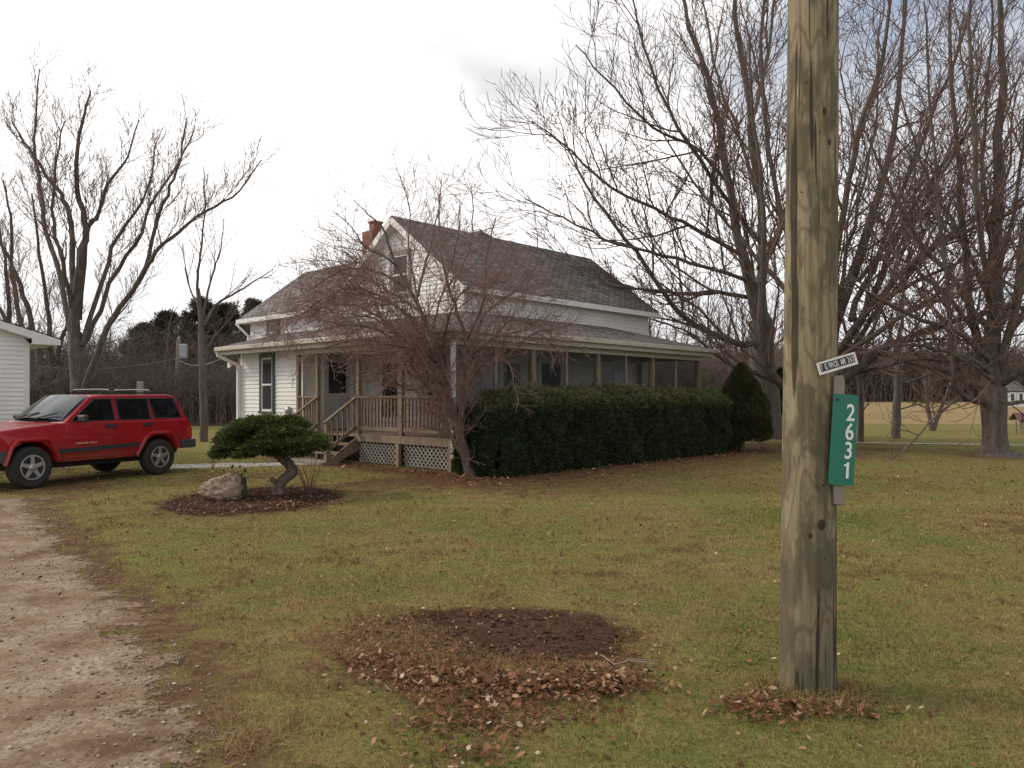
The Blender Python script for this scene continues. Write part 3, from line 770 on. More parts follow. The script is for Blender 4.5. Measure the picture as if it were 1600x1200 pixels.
# a car's side stands at y=.80; extrude outline with a tucked lower edge
poly = low + sill
mb = MB(); n = len(poly)
lay = [(-.835,1),( .835,1)]
v = []
def yy(z): return .845 - .10*max(0, .62-z)/.3*.5 - .045*max(0, z-.85)/.25
for sgn in (-1, 1):
    for x, z in poly: v.append((cx(x), sgn*yy(z)*SC, z*SC))
f = [tuple(range(n))[::-1], tuple(range(n, 2*n))] + [(i, (i+1) % n, n+(i+1) % n, n+i) for i in range(n)]
mb.add(v, f)
bd = mb.build('body', m_red, car, bevel=.022)
# greenhouse
gb = [(1.22,1.09),(4.05,1.09)]; gt = [(1.95,1.555),(2.2,1.60),(3.70,1.605),(3.86,1.57)]
yb, yt = .785, .645
mb = MB()
ring = [(1.34,1.09,yb),(1.93,1.560,yt),(2.15,1.60,yt-.03),(3.66,1.61,yt-.03),(3.84,1.575,yt),(4.06,1.09,yb)]
k = len(ring); v = [(cx(a), s*c*SC, b*SC) for s in (-1,1) for a, b, c in ring]
mb.add(v, [tuple(range(k))[::-1], tuple(range(k, 2*k))] + [(i,(i+1) % k,k+(i+1) % k,k+i) for i in range(k)])
mb.build('roof', m_red, car, bevel=.02)
def side(x, z, off=.012, s=1):       # a point on the leaning side of the greenhouse
    t = (z-1.09)/(1.575-1.09)
    return (cx(x), s*(yb + (yt-yb)*t + off)*SC, z*SC)
def pane(pts, name, s, off=.012, th=.012, m=m_cglass):
    mb = MB(); q = len(pts)
    v = [side(x, z, off, s) for x, z in pts] + [side(x, z, off-th, s) for x, z in pts]
    F1 = tuple(range(q)); F2 = tuple(range(q, 2*q))
    if s > 0: F1 = F1[::-1]
    else: F2 = F2[::-1]
    mb.add(v, [F1, F2] + [(i,(i+1) % q,q+(i+1) % q,q+i) for i in range(q)]); return mb.build(name, m, car)
for s in (-1, 1):
    wf = pane([(1.50,1.135),(2.34,1.135),(2.34,1.51),(2.02,1.51)], 'side_window', s)
    pane([(2.47,1.135),(3.14,1.135),(3.14,1.515),(2.47,1.515)], 'side_window', s)
    pane([(3.27,1.150),(3.89,1.150),(3.78,1.520),(3.22,1.520)], 'side_window', s)
    # black frames round the glass
    for pts in ([(1.46,1.115),(2.37,1.115),(2.37,1.53),(2.01,1.53)], [(2.44,1.115),(3.17,1.115),(3.17,1.535),(2.44,1.535)], [(3.24,1.130),(3.92,1.130),(3.80,1.540),(3.19,1.540)]):
        pane(pts, 'window_seal', s, .006, .010, m_black)
# windscreen and rear glass
mb = MB()
A = [(1.385,1.125,.68),(1.915,1.548,.585)]
v = []
for i in range(7):
    t = i/6
    for j in range(15):
        q = -1+2*j/14; bow = .075*(1-q*q)+.018*(1-(2*t-1)**2)
        v.append((cx(A[0][0]+(A[1][0]-A[0][0])*t-.012-bow*.8), q*(A[0][2]+(A[1][2]-A[0][2])*t)*SC, (A[0][1]+(A[1][1]-A[0][1])*t+.016+bow*.5)*SC))
mb.add(v, [(i*15+j, i*15+j+1, i*15+j+16, i*15+j+15) for i in range(6) for j in range(14)]); mb.build('windscreen', m_wsglass, car, smooth=True)
mb = MB(); A = [(1.36,1.105,.715),(1.935,1.564,.615)]; v = [(cx(a-.006), s*c*SC, (b+.008)*SC) for a, b, c in A for s in (-1,1)]; mb.add([v[0],v[1],v[3],v[2]], [(0,1,2,3)]); mb.build('windscreen_seal', m_black, car)
mb = MB(); A = [(4.035,1.16,.66),(3.86,1.53,.56)]; v = [(cx(a+.02), s*c*SC, b*SC) for a, b, c in A for s in (-1,1)]
mb.add([v[0],v[1],v[3],v[2]], [(3,2,1,0)]); mb.build('rear_window', m_cglass, car)
# doors: panels a little proud of the side
def door(pts, s, hx):
    mb = MB(); q = len(pts)
    v = [(cx(x), s*(yy(z)+.010)*SC, z*SC) for x, z in pts] + [(cx(x), s*(yy(z)-.02)*SC, z*SC) for x, z in pts]
    F1 = tuple(range(q)); F2 = tuple(range(q, 2*q))
    if s > 0: F1 = F1[::-1]
    else: F2 = F2[::-1]
    mb.add(v, [F1, F2] + [(i,(i+1) % q,q+(i+1) % q,q+i) for i in range(q)])
    d = mb.build('door', m_red, car, bevel=.008)
    mb = MB(); mb.box(cx(hx+.22), cx(hx), s*.815*SC if s > 0 else s*.865*SC, s*.865*SC if s > 0 else s*.815*SC, 1.0*SC, 1.045*SC)
    mb.build('handle', m_black, d)
    return d
for s in (-1, 1):
    d1 = door([(1.36,.46),(2.38,.46),(2.38,.80),(2.38,1.085),(1.36,1.085),(1.36,.80)], s, 2.12)
    door([(2.41,.46),(2.84,.46),(2.90,.62),(3.00,.76),(3.17,.86),(3.17,1.085),(2.41,1.085),(2.41,.80)], s, 2.93)
    mb = MB(); mb.bar((cx(1.17), s*.858*SC, .60*SC), (cx(2.90), s*.858*SC, .645*SC), .022*SC, .075*SC); mb.build('side_moulding', m_black, car)
    # flares
    for c in (WF, WR):
        P = [(cx(c+a), s*.866*SC, z*SC) for a, z in ([(-.47,.42),(-.44,.50),(-.36,.72),(-.28,.815),(-.2,.83),(.22,.83),(.30,.80),(.42,.58),(.46,.47)] if c < 1 else [(-.56,.42),(-.51,.50),(-.34,.76),(-.26,.825),(-.18,.84),(.20,.84),(.29,.81),(.40,.62),(.44,.53)])]
        mb = MB(); mb.tube(P, [.040]*len(P), 8); mb.build('fender_flare', m_red, car)
    mb = MB(); mb.box(cx(4.136), cx(4.02), min(s*.68,s*.836)*SC, max(s*.68,s*.836)*SC, .72*SC, .93*SC); mb.build('tail_lamp', m_lamp_r, car, bevel=.01)
    mb = MB(); mb.box(cx(.085), cx(.06), min(s*.42,s*.66)*SC, max(s*.42,s*.66)*SC, .72*SC, .90*SC); mb.build('headlight', m_alloy, car, bevel=.01)
    # mirror
    mb = MB(); mb.box(cx(1.66), cx(1.56), min(s*.82,s*1.02)*SC, max(s*.82,s*1.02)*SC, 1.10*SC, 1.235*SC); mb.build('mirror', m_black, car, bevel=.03)
    # roof rails
    mb = MB(); mb.bar((cx(2.25), s*.52*SC, 1.635*SC), (cx(3.80), s*.52*SC, 1.632*SC), .05, .03); mb.build('roof_rail', m_black, car)
for x in (2.45, 3.35):
    P = [(cx(x), y*SC, z*SC) for y, z in ((-.54,1.63),(-.50,1.69),(-.3,1.70),(.3,1.70),(.50,1.69),(.54,1.63))]
    mb = MB(); mb.tube(P, [.022,.02,.015,.015,.02,.022], 6); mb.build('roof_rack_bar', m_black, car)
mb = MB(); mb.box(cx(4.27), cx(4.12), -.80*SC, .80*SC, .50*SC, .68*SC); mb.box(cx(4.14), cx(3.84), .80*SC, .875*SC, .50*SC, .68*SC); mb.box(cx(4.14), cx(3.84), -.875*SC, -.80*SC, .50*SC, .68*SC); mb.build('bumper', m_bumper, car, bevel=.02)
mb = MB(); mb.box(cx(.10), cx(-.06), -.82*SC, .82*SC, .46*SC, .66*SC); mb.box(cx(.30), cx(.08), .81*SC, .87*SC, .46*SC, .66*SC); mb.box(cx(.30), cx(.08), -.87*SC, -.81*SC, .46*SC, .66*SC); mb.build('bumper', m_bumper, car, bevel=.02)
mb = MB()
for j in range(7): mb.box(cx(.092), cx(.07), (-.30+j*.09)*SC, (-.25+j*.09)*SC, .72*SC, .92*SC)
mb.build('grille', m_black, car)
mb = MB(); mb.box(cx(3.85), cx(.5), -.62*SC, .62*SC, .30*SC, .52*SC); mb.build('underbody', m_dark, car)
mb = MB(); mb.bar((cx(4.0),.1,.40),(cx(4.36),.1,.40),.06,.06); mb.lathe([(.02,0),(.02,.05),(.03,.07),(.0,.10)], 8, lambda a, b, h: (cx(4.34)+a, .1+b, .42+h)); mb.build('tow_hitch', m_black, car)
for (y0, y1) in ((-.50,.02),(.08,.55)):
    mb = MB(); mb.bar((cx(1.27), y0, 1.165*SC), (cx(1.40), y1, 1.27*SC), .02, .02); mb.build('wiper', m_black, car)
# wheels
def wheel(x, s):
    w = empty('wheel', (cx(x), s*.755*SC, AXZ*SC)); w.parent = car
    ro, wd = .355*SC, .115*SC
    mb = MB(); mb.lathe([(.205*SC,-wd*.8),(.30*SC,-wd),(ro*.955,-wd*.9),(ro,-wd*.6),(ro,wd*.6),(ro*.955,wd*.9),(.30*SC,wd),(.205*SC,wd*.8)], 40, lambda a, b, h: (a, h, b)); mb.build('tyre', m_tyre, w, smooth=True)
    mb = MB(); y1 = s*wd*.80
    rr = .205*SC
    mb.lathe([(rr*1.0,-.02),(rr*1.04,.0),(rr*1.04,.012),(rr*.93,.012),(rr*.90,-.03),(.02,-.035)], 40, lambda a, b, h: (a, y1+s*h, b))
    rim = mb.build('rim', m_black, w)
    mb = MB()
    for j in range(5):
        a = 2*math.pi*j/5 + .3
        c_, s_ = math.cos(a), math.sin(a)
        def pt(r, t, h): return (r*c_-t*s_, y1+s*h, r*s_+t*c_)
        q = [(rr*.12,-.042),(rr*.92,-.030),(rr*.92,.030),(rr*.12,.042)]
        mb.add([pt(r,t,.014) for r, t in q]+[pt(r,t,-.03) for r, t in q], [(0,1,2,3),(7,6,5,4),(0,4,5,1),(1,5,6,2),(2,6,7,3),(3,7,4,0)])
    mb.lathe([(.06,-.02),(.06,.015),(.045,.024),(.0,.026)], 16, lambda a, b, h: (a, y1+s*h, b))
    mb.lathe([(rr*1.05,-.03),(rr*1.05,.016),(rr*.92,.016),(rr*.90,-.02)], 40, lambda a, b, h: (a, y1+s*h, b))
    mb.build('spokes', m_alloy, rim, bevel=.004)
for x in (WF, WR):
    for s in (-1, 1): wheel(x, s)
t = text_mesh('CHEROKEE  SPORT', .042, m_gold, 'side_lettering', d1, sx=1.25)
t.rotation_euler = (R(90), 0, R(180)); t.location = (cx(1.72), (yy(.72)+.014)*SC, .725*SC)
# make the doors' lettering sit on the visible side (the last door built stands at +y)

# ------------------------------------------------------------------ utility pole with its signs
def pole_mat():
    m = bpy.data.materials.new('pole_wood'); n, l, b = nodes_of(m)
    b.inputs['Roughness'].default_value = .88; b.inputs['Specular IOR Level'].default_value = .2
    tc = n.new('ShaderNodeTexCoord')
    def noise(sc, det, st, ro=.55, off=(0,0,0)):
        mp_ = n.new('ShaderNodeMapping'); mp_.inputs['Scale'].default_value = st; mp_.inputs['Location'].default_value = off
        l.new(tc.outputs['Object'], mp_.inputs['Vector'])
        t = n.new('ShaderNodeTexNoise'); t.inputs['Scale'].default_value = sc; t.inputs['Detail'].default_value = det; t.inputs['Roughness'].default_value = ro
        l.new(mp_.outputs['Vector'], t.inputs['Vector']); return t.outputs['Fac']
    def mixc(f, a, c, mode='MIX'):
        q = n.new('ShaderNodeMix'); q.data_type = 'RGBA'; q.blend_type = mode
        l.new(f, q.inputs[0]) if not isinstance(f, float) else setattr(q.inputs[0], 'default_value', f)
        for s, x in ((6, a), (7, c)):
            if isinstance(x, tuple): q.inputs[s].default_value = (*x, 1)
            else: l.new(x, q.inputs[s])
        return q.outputs[2]
    def mr(f, a, c, d=0., e=1.):
        q = n.new('ShaderNodeMapRange'); q.inputs[1].default_value = a; q.inputs[2].default_value = c; q.inputs[3].default_value = d; q.inputs[4].default_value = e
        l.new(f, q.inputs[0]); return q.outputs[0]
    fib = noise(60, 4, (1,1,.03)); low = noise(1.5, 2, (3.0,3.0,.85), .42)
    base = mixc(mr(fib, .3, .7), (.170,.138,.082), (.305,.255,.162))
    # growth ring contours
    mu = n.new('ShaderNodeMath'); mu.operation = 'MULTIPLY'; l.new(low, mu.inputs[0]); mu.inputs[1].default_value = 58
    si = n.new('ShaderNodeMath'); si.operation = 'SINE'; l.new(mu.outputs[0], si.inputs[0])
    cont = mr(si.outputs[0], .45, 1.0, 0, .55)
    c1 = mixc(cont, base, (.115,.085,.045))
    # dark greenish weather stains
    st = noise(1.5, 6, (4.6,4.6,1.7), .6, (3.1,.4,1.3))
    c2 = mixc(mr(st, .475, .545, 0, .66), c1, (.070,.062,.040))
    st2 = noise(2.6, 5, (2.4,2.4,.5), .6, (7,2,4))
    c3 = mixc(mr(st2, .54, .66, 0, .6), c2, (.10,.082,.056))
    sz = n.new('ShaderNodeSeparateXYZ'); l.new(tc.outputs['Object'], sz.inputs[0])
    c3 = mixc(mr(sz.outputs['Z'], 1.2, .1, 0, .42), c3, (.095,.078,.056))
    ckn = noise(17, 2, (1,1,.035), .5, (1,5,2))
    ck = mr(ckn, .615, .632, 0, .85)
    c4 = mixc(ck, c3, (.03,.024,.016))
    l.new(c4, b.inputs['Base Color'])
    bp = n.new('ShaderNodeBump'); bp.inputs['Strength'].default_value = .45; bp.inputs['Distance'].default_value = .006
    l.new(fib, bp.inputs['Height']); l.new(bp.outputs['Normal'], b.inputs['Normal'])
    return m
m_pole = pole_mat()
PX, PY = 1.621, 4.21
pole = empty('utility_pole', (PX, PY, 0))
tag(pole, 'thick weathered wooden utility pole standing in the lawn in the foreground', 'utility pole')
zs = np.concatenate([np.linspace(-.1, 3.9, 46), np.linspace(4.2, 8.5, 14)]); NS = 48
def pole_c(z): return (z/3.7*.027, 0.0)
def pole_r(z): return .1475 - .0042*z
V = []
for z in zs:
    c = pole_c(z)
    for k in range(NS):
        a = 2*math.pi*k/NS
        w = mnoise.noise(Vector((math.cos(a)*1.2, math.sin(a)*1.2, z*.45)))*.005 + mnoise.noise(Vector((math.cos(a)*6, math.sin(a)*6, z*.5)))*.0016
        r = pole_r(z) + w + (.012*max(0, .25-z) if z < .25 else 0)
        V.append((c[0]+r*math.cos(a), c[1]+r*math.sin(a), z))
i = (np.arange(len(zs)-1)[:, None]*NS + np.arange(NS)[None]); j = (np.arange(len(zs)-1)[:, None]*NS + (np.arange(NS)[None]+1) % NS)
Fq = np.stack([i, j, j+NS, i+NS], -1).reshape(-1, 4)
shaft = np_mesh('shaft', np.array(V), [Fq], m_pole, pole, smooth=True)
def on_pole(px, py, out=.0):          # a point of the pole's front under a photo pixel
    z = EYE - (py-HZ)/F*(PY-.1); c = pole_c(z); r = pole_r(z)
    dx = (px-800)/F*(PY-.1) - PX - c[0]; dx = max(-r*.97, min(r*.97, dx))
    return Vector((c[0]+dx, -math.sqrt(r*r-dx*dx)-out, z))
for px, py, rx, rz in ((1284,177,.014,.022),(1291,225,.015,.020),(1279,818,.022,.030),(1262,835,.012,.016),(1240,468,.007,.007),(1282,757,.006,.009)):
    p = on_pole(px, py, -.004)
    mb = MB(); mb.lathe([(rx,-.004),(rx*.95,.004),(rx*.5,.007),(.001,.008)], 14, lambda a, b, h: (p.x+a, p.y-h, p.z+b*rz/rx)); mb.build('knot', M('knot_wood', [(.025,.018,.012),(.05,.035,.022)], 60, .9), pole)

for px, py, w_, h_ in ((1276,968,.010,.030),(1288,966,.014,.026)):
    p = on_pole(px, py, .001)
    mb = MB(); mb.box(p.x-w_/2, p.x+w_/2, p.y-.002, p.y+.004, p.z-h_/2, p.z+h_/2); mb.build('rusty_tag', M('rust', [(.16,.06,.028),(.25,.11,.05)], 60, .9), pole)
for px, py in ((1252,300),(1270,610),(1296,455),(1245,905),(1285,870),(1258,130)):
    p = on_pole(px, py, .0)
    mb = MB(); mb.lathe([(.003,-.004),(.004,.004),(.001,.006)], 8, lambda a, b, h: (p.x+a, p.y-h, p.z+b)); mb.build('nail', m_black, pole)
stp = Vector((1.735, PY-.125, 0))
stake = empty('sign_stake', (stp.x, stp.y, 1.03)); tag(stake, 'narrow grey wooden stake behind the green number sign on the pole', 'stake')
mb = MB(); mb.prism([(-.028,.0),(.026,.0),(.030,.66),(.018,.685),(-.026,.68)], lambda a, b, h: (a, h, b), -.014, .012); mb.build('board', m_woodg, stake, bevel=.003)
mb = MB(); mb.box(.012,.040,.013,.032,-.01,.62); mb.build('backing_strip', m_lattice, stake)

m_sgreen = M('sign_green', [(.004,.135,.085),(.006,.155,.10)], 6, .45)
m_swhite = M('sign_white', [(.72,.72,.70)], 3, .5)
sg = empty('number_sign', (1.752, PY-.150, 1.373)); tag(sg, 'green vertical house number sign reading 2631 fixed beside the pole', 'number sign')
sg.rotation_euler = (0, R(3.6), R(6))
def rrect(w, h, r, n=5):
    out = []
    for sxx, syy, a0 in ((1,1,0),(-1,1,90),(-1,-1,180),(1,-1,270)):
        for k in range(n+1):
            a = math.radians(a0+90*k/n); out.append((sxx*(w/2-r)+r*math.cos(a), syy*(h/2-r)+r*math.sin(a)))
    return out
mb = MB(); mb.prism(rrect(.140,.480,.012), lambda a, b, h: (a, h, b), -.002, .002); mb.build('plate', m_sgreen, sg)
mb = MB(); mb.lathe([(.008,0),(.008,.003),(.003,.006)], 12, lambda a, b, h: (-.048+a, -.002-h, .212+b)); mb.build('bolt', m_black, sg)
for k, ch in enumerate('2631'):
    if ch == '1':
        mb = MB(); mb.prism([(-.004,-.043),(.010,-.043),(.010,.043),(.000,.043),(-.004,.034),(-.018,.030),(-.018,.021),(-.004,.022)], lambda a, b, h: (a, h, b), -.0008, .0008); t = mb.build('digit', m_swhite, sg)
        t.location = (.028, -.0032, .140-.1000*k); continue
    t = text_mesh(ch, .125, m_swhite, 'digit', sg, .0006, .80); t.rotation_euler = (R(90),0,0)
    t.location = (.030, -.0032, .140-.1000*k)
ns = empty('name_sign', (1.712, PY-.165, 1.775)); tag(ns, 'tilted white framed name plate with black letter tiles above the green sign', 'name sign')
ns.rotation_euler = (0, R(-17), R(-4))
W_, H_ = .204, .066
mb = MB(); mb.prism(rrect(W_,H_,.003,2), lambda a, b, h: (a, h, b), 0, .004)
mb.box(-W_/2,W_/2,-.006,.0,H_/2-.010,H_/2); mb.box(-W_/2,W_/2,-.006,.0,-H_/2,-H_/2+.012); mb.box(-W_/2,-W_/2+.010,-.006,0,-H_/2+.012,H_/2-.010); mb.box(W_/2-.010,W_/2,-.006,0,-H_/2+.012,H_/2-.010)
mb.build('frame', m_trim, ns)
tiles = 'T G WICK AM 263'; tw = (W_-.024)/len(tiles)
m_tile = M('tile_dark', [(.030,.027,.032)], 2, .4); m_lgrey = M('tile_blank', [(.36,.36,.36)], 2, .5)
for k, ch in enumerate(tiles):
    x = -W_/2+.012+tw*(k+.5)
    if ch == ' ' and k == 8: mm = m_tile
    else: mm = m_tile
    mb = MB(); mb.box(x-tw*.48,x+tw*.48,-.003,-.0005,-H_/2+.013,H_/2-.011); tl = mb.build('letter_tile', mm, ns)
    if ch != ' ':
        t = text_mesh(ch, .044, m_swhite, 'letter', tl, .0004, .40); t.rotation_euler = (R(90),0,0); t.location = (x, -.0036, 0)

# ------------------------------------------------------------------ trees
m_bark = M('bark_dark', [(.052,.040,.033),(.10,.077,.062),(.15,.118,.095)], 7, .92, .8, stretch=(1,1,.25))
m_barkg = M('bark_grey', [(.080,.066,.052),(.145,.122,.098)], 6, .92, .8, stretch=(1,1,.2))
m_twig = M('twig_dark', [(.105,.064,.052),(.18,.115,.095)], 2, .9)
m_twigr = M('twig_red', [(.17,.092,.070),(.28,.18,.14)], 2, .85)
m_barkr = M('bark_brown', [(.065,.045,.035),(.13,.095,.074),(.19,.145,.115)], 9, .9, .5, stretch=(1,1,.3))
m_brush = M('brush_brown', [(.095,.070,.056),(.17,.13,.102)], .8, .95)

class Tree:
    def __init__(s, seed): s.rng = np.random.default_rng(seed); s.parts = {'trunk': [], 'crown': []}
    def put(s, part, P, Rr, k):
        s.parts[part].append(tube_arrays(P, Rr, k))
    def arrays(s, part):
        V, Fs, b = [], [], 0
        for v, f in s.parts[part]:
            V.append(v); Fs.append(f+b); b += len(v)
        return np.concatenate(V), np.concatenate(Fs)
    def smooth(s, pts, radii, n):
        """Catmull-Rom through the points"""
        P = np.asarray(pts, float); k = len(P)
        t = np.linspace(0, k-1, n); out = np.zeros((n, 3))
        E = np.concatenate([[2*P[0]-P[1]], P, [2*P[-1]-P[-2]]])
        for q, tt in enumerate(t):
            i = min(int(tt), k-2); f = tt-i
            p0, p1, p2, p3 = E[i], E[i+1], E[i+2], E[i+3]
            out[q] = .5*(2*p1+(p2-p0)*f+(2*p0-5*p1+4*p2-p3)*f*f+(3*p1-p0-3*p2+p3)*f**3)
        return out, np.interp(t, np.linspace(0, k-1, len(radii)), radii)
    def limb(s, pts, r0, r1, cfg, n=None, part='trunk', k=8, wob=.05, level=0):
        if cfg['n'][0] and np.isscalar(r0): r0 = r0*cfg.get('rs', .80)
        n = n or max(6, 3*len(pts))
        P, Rr = s.smooth(pts, np.linspace(r0, r1, 5) if np.isscalar(r0) else r0, n)
        L = np.linalg.norm(np.diff(P, axis=0), axis=1).sum()
        P[1:] += s.rng.normal(0, wob*L/ n, P[1:].shape)
        s.put(part, P, Rr, k)
        s.kids(P, Rr, L, level, cfg)
    def kids(s, P, Rr, L, level, cfg):
        if level >= len(cfg['n']) or not cfg['n'][level]: return
        g = s.rng
        n = int(cfg['n'][level]*L*g.uniform(.85, 1.15) + g.random())
        T = np.gradient(P, axis=0); T /= np.linalg.norm(T, axis=1, keepdims=True)+1e-9
        t0 = cfg['t0'][level]
        for q in range(n):
            t = t0 + (1-t0)*(q+g.random())/n
            x = t*(len(P)-1); i = min(int(x), len(P)-2); f = x-i
            p = P[i]*(1-f)+P[i+1]*f; r = Rr[i]*(1-f)+Rr[i+1]*f; d = T[i]
            ln = cfg['len'][level]*g.uniform(.45, 1.15)*(1.15-.75*t)
            rc = max(cfg['rmin'], min(r*.62, cfg['rk']*ln))
            a = R(g.uniform(*cfg['ang'])); ref = g.normal(size=3); ref[2] += cfg.get('upref', 0)
            side_ = ref - d*ref.dot(d); side_ /= np.linalg.norm(side_)+1e-9
            dr_ = d*math.cos(a)+side_*math.sin(a)
            m = cfg['pts'][level]; step = ln/m
            pts = [p]; cur = dr_
            up = cfg['up'][level]
            for _ in range(m):
                cur = cur + g.normal(0, cfg['curl'], 3) + np.array((0, 0, up))/m*1.5
                cur /= np.linalg.norm(cur); pts.append(pts[-1]+cur*step)
            Pc = np.array(pts); Rc = np.linspace(rc, max(cfg['rmin']*.7, rc*.28), m+1)
            s.put('crown', Pc, Rc, 4 if level == 0 else 3)
            s.kids(Pc, Rc, ln, level+1, cfg)
    def build(s, name, label, cat, base, mt, mc, group=None):
        e = empty(name, tuple(base)); tag(e, label, cat, group)
        b = np.asarray(base, float)
        for part, m in (('trunk', mt), ('crown', mc)):
            if s.parts[part]:
                V, Fq = s.arrays(part); np_mesh(part, V-b, [Fq], m, e, smooth=True)
        return e

def px_limb(Y, pts): return [at(p[0], p[1], Y+(p[2] if len(p) > 2 else 0)) for p in pts]

cfg_big = dict(rs=.68, n=(1.4,1.9,2.1,1.5), t0=(.10,.10,.1,.1), len=(4.6,2.5,1.3,.6), rmin=.0095, rk=.0115, ang=(18,52), pts=(9,6,4,3), up=(.30,.25,.2,.12), curl=.10, upref=.2)
# big tree behind the pole, grey trunk
T = Tree(11); Y = 29.5
T.limb(px_limb(Y, [(1200,688),(1198,650),(1195,600),(1190,545),(1186,500)]), .62, .40, dict(cfg_big, n=(0,)), k=12)
T.limb(px_limb(Y, [(1196,520),(1176,460,-.4),(1155,380,-.7),(1136,270,-1),(1112,150,-1.2),(1070,20,-1.5),(1050,-90,-1.5)]), [.40,.26,.18,.14,.1,.07,.04], 0, cfg_big)
T.limb(px_limb(Y, [(1188,505),(1189,440,.5),(1191,360,1),(1180,250,1.2),(1163,120,1.6),(1149,0,2),(1146,-120,2)]), .34, .06, cfg_big)
T.limb(px_limb(Y, [(1190,535),(1150,535,-1),(1093,512,-2),(1053,478,-2.6),(1005,410,-3.2),(955,345,-3.8),(905,270,-4.2),(880,215,-4.4)]), .20, .022, cfg_big)
T.limb(px_limb(Y, [(1194,585),(1150,573,-1),(1112,550,-2),(1076,520,-2.5),(1020,500,-3)]), .13, .02, cfg_big)
T.limb(px_limb(Y, [(1170,465),(1118,457,-1),(1060,458,-2),(1000,452,-3),(930,440,-4),(880,420,-4.4)]), .13, .02, cfg_big)
T.limb(px_limb(Y, [(1160,400),(1100,365,-1.5),(1030,330,-2.5),(950,290,-3.4),(880,225,-4),(830,190,-4.2)]), .13, .02, cfg_big)
T.limb(px_limb(Y, [(1140,290),(1085,230,-1),(1020,200,-2),(950,130,-2.6),(900,70,-3)]), .11, .02, cfg_big)
T.limb(px_limb(Y, [(1190,380),(1120,290,-2),(1060,200,-3),(1010,90,-3.6),(985,-20,-4)]), .13, .025, cfg_big)
T.limb(px_limb(Y, [(1170,440),(1110,420,-2),(1040,400,-3.2),(960,380,-4.4),(890,345,-5),(820,310,-5.2)]), .12, .02, cfg_big)
T.limb(px_limb(Y, [(1180,300),(1150,200,1),(1110,80,2),(1090,-60,2.4)]), .12, .03, cfg_big)
T.limb(px_limb(Y, [(1187,420),(1230,330,1),(1255,200,1.6),(1268,60,2),(1280,-80,2)]), .22, .05, cfg_big)
T.limb(px_limb(Y, [(1170,200),(1195,110,-.4),(1210,0,-.5),(1215,-90,-.5)]), .12, .04, cfg_big)
T.build('bare_tree', 'tall spreading bare tree with pale grey trunk between the house and the pole', 'tree', (*at(1200,688,Y)[:2],0), m_barkg, m_twig)

# tree whose trunk stands behind the pole
T = Tree(21); Y = 24.0
T.limb(px_limb(Y, [(1278,700),(1277,660),(1275,620),(1275,590)]), .42, .36, dict(cfg_big, n=(0,)), k=12)
T.limb(px_limb(Y, [(1275,620),(1235,610,-.4),(1203,580,-.8),(1188,530,-1),(1190,440,-1),(1193,330,-1.2),(1180,200,-1.6),(1170,60,-2)]), .24, .03, cfg_big)
T.limb(px_limb(Y, [(1280,610),(1330,585,-.5),(1375,548,-1),(1420,528,-1.4),(1470,508,-1.8),(1540,490,-2.2),(1600,478,-2.5)]), .25, .035, cfg_big)
T.limb(px_limb(Y, [(1280,595),(1315,545),(1350,490,.4),(1390,400,.8),(1440,300,1.2),(1500,225,1.6),(1580,150,2)]), .24, .03, cfg_big)
T.limb(px_limb(Y, [(1278,590),(1305,500,.5),(1350,380,1),(1385,260,1.5),(1405,130,2),(1415,0,2.2),(1420,-90,2.2)]), [.34,.2,.15,.11,.08,.06,.04], 0, cfg_big)
T.limb(px_limb(Y, [(1276,590),(1290,470,-1),(1318,330,-1.6),(1345,200,-2),(1380,80,-2.3),(1400,-60,-2.3)]), .20, .04, cfg_big)
T.limb(px_limb(Y, [(1275,595),(1250,480,1),(1230,360,1.4),(1200,230,2),(1190,80,2.2),(1200,-60,2.2)]), .20, .04, cfg_big)
T.limb(px_limb(Y, [(1300,560),(1370,470,-1.5),(1450,390,-2.4),(1540,350,-3),(1620,310,-3.4)]), .17, .03, cfg_big)
T.limb(px_limb(Y, [(1330,500),(1370,400,1.5),(1450,200,2.2),(1500,60,2.6),(1530,-60,2.8)]), .15, .03, cfg_big)
T.limb(px_limb(Y, [(1290,575),(1340,540,-1.4),(1400,500,-2.2),(1450,470,-3),(1520,430,-3.4),(1590,420,-3.6)]), .15, .025, cfg_big)
for pts, r0 in (([(1320,560),(1400,450,1.2),(1480,370,2),(1570,300,2.6),(1640,240,3)], .13), ([(1350,490),(1430,440,-1),(1520,400,-1.8),(1610,380,-2.4)], .11), ([(1340,440),(1430,330,-.8),(1520,190,-1.5),(1590,60,-2)], .12),
    ([(1310,470),(1340,330,1.4),(1370,180,2),(1375,20,2.4)], .11), ([(1330,585),(1390,570,-1.3),(1450,560,-2),(1510,570,-2.6)], .08), ([(1250,480),(1180,400,1.5),(1120,330,2.4),(1060,250,3),(1010,160,3.4)], .12)):
    T.limb(px_limb(Y, pts), r0, .02, cfg_big)
T.build('bare_tree', 'dark bare tree whose trunk is hidden by the pole, thick limb rising right', 'tree', (*at(1278,700,Y)[:2],0), m_bark, m_twig)

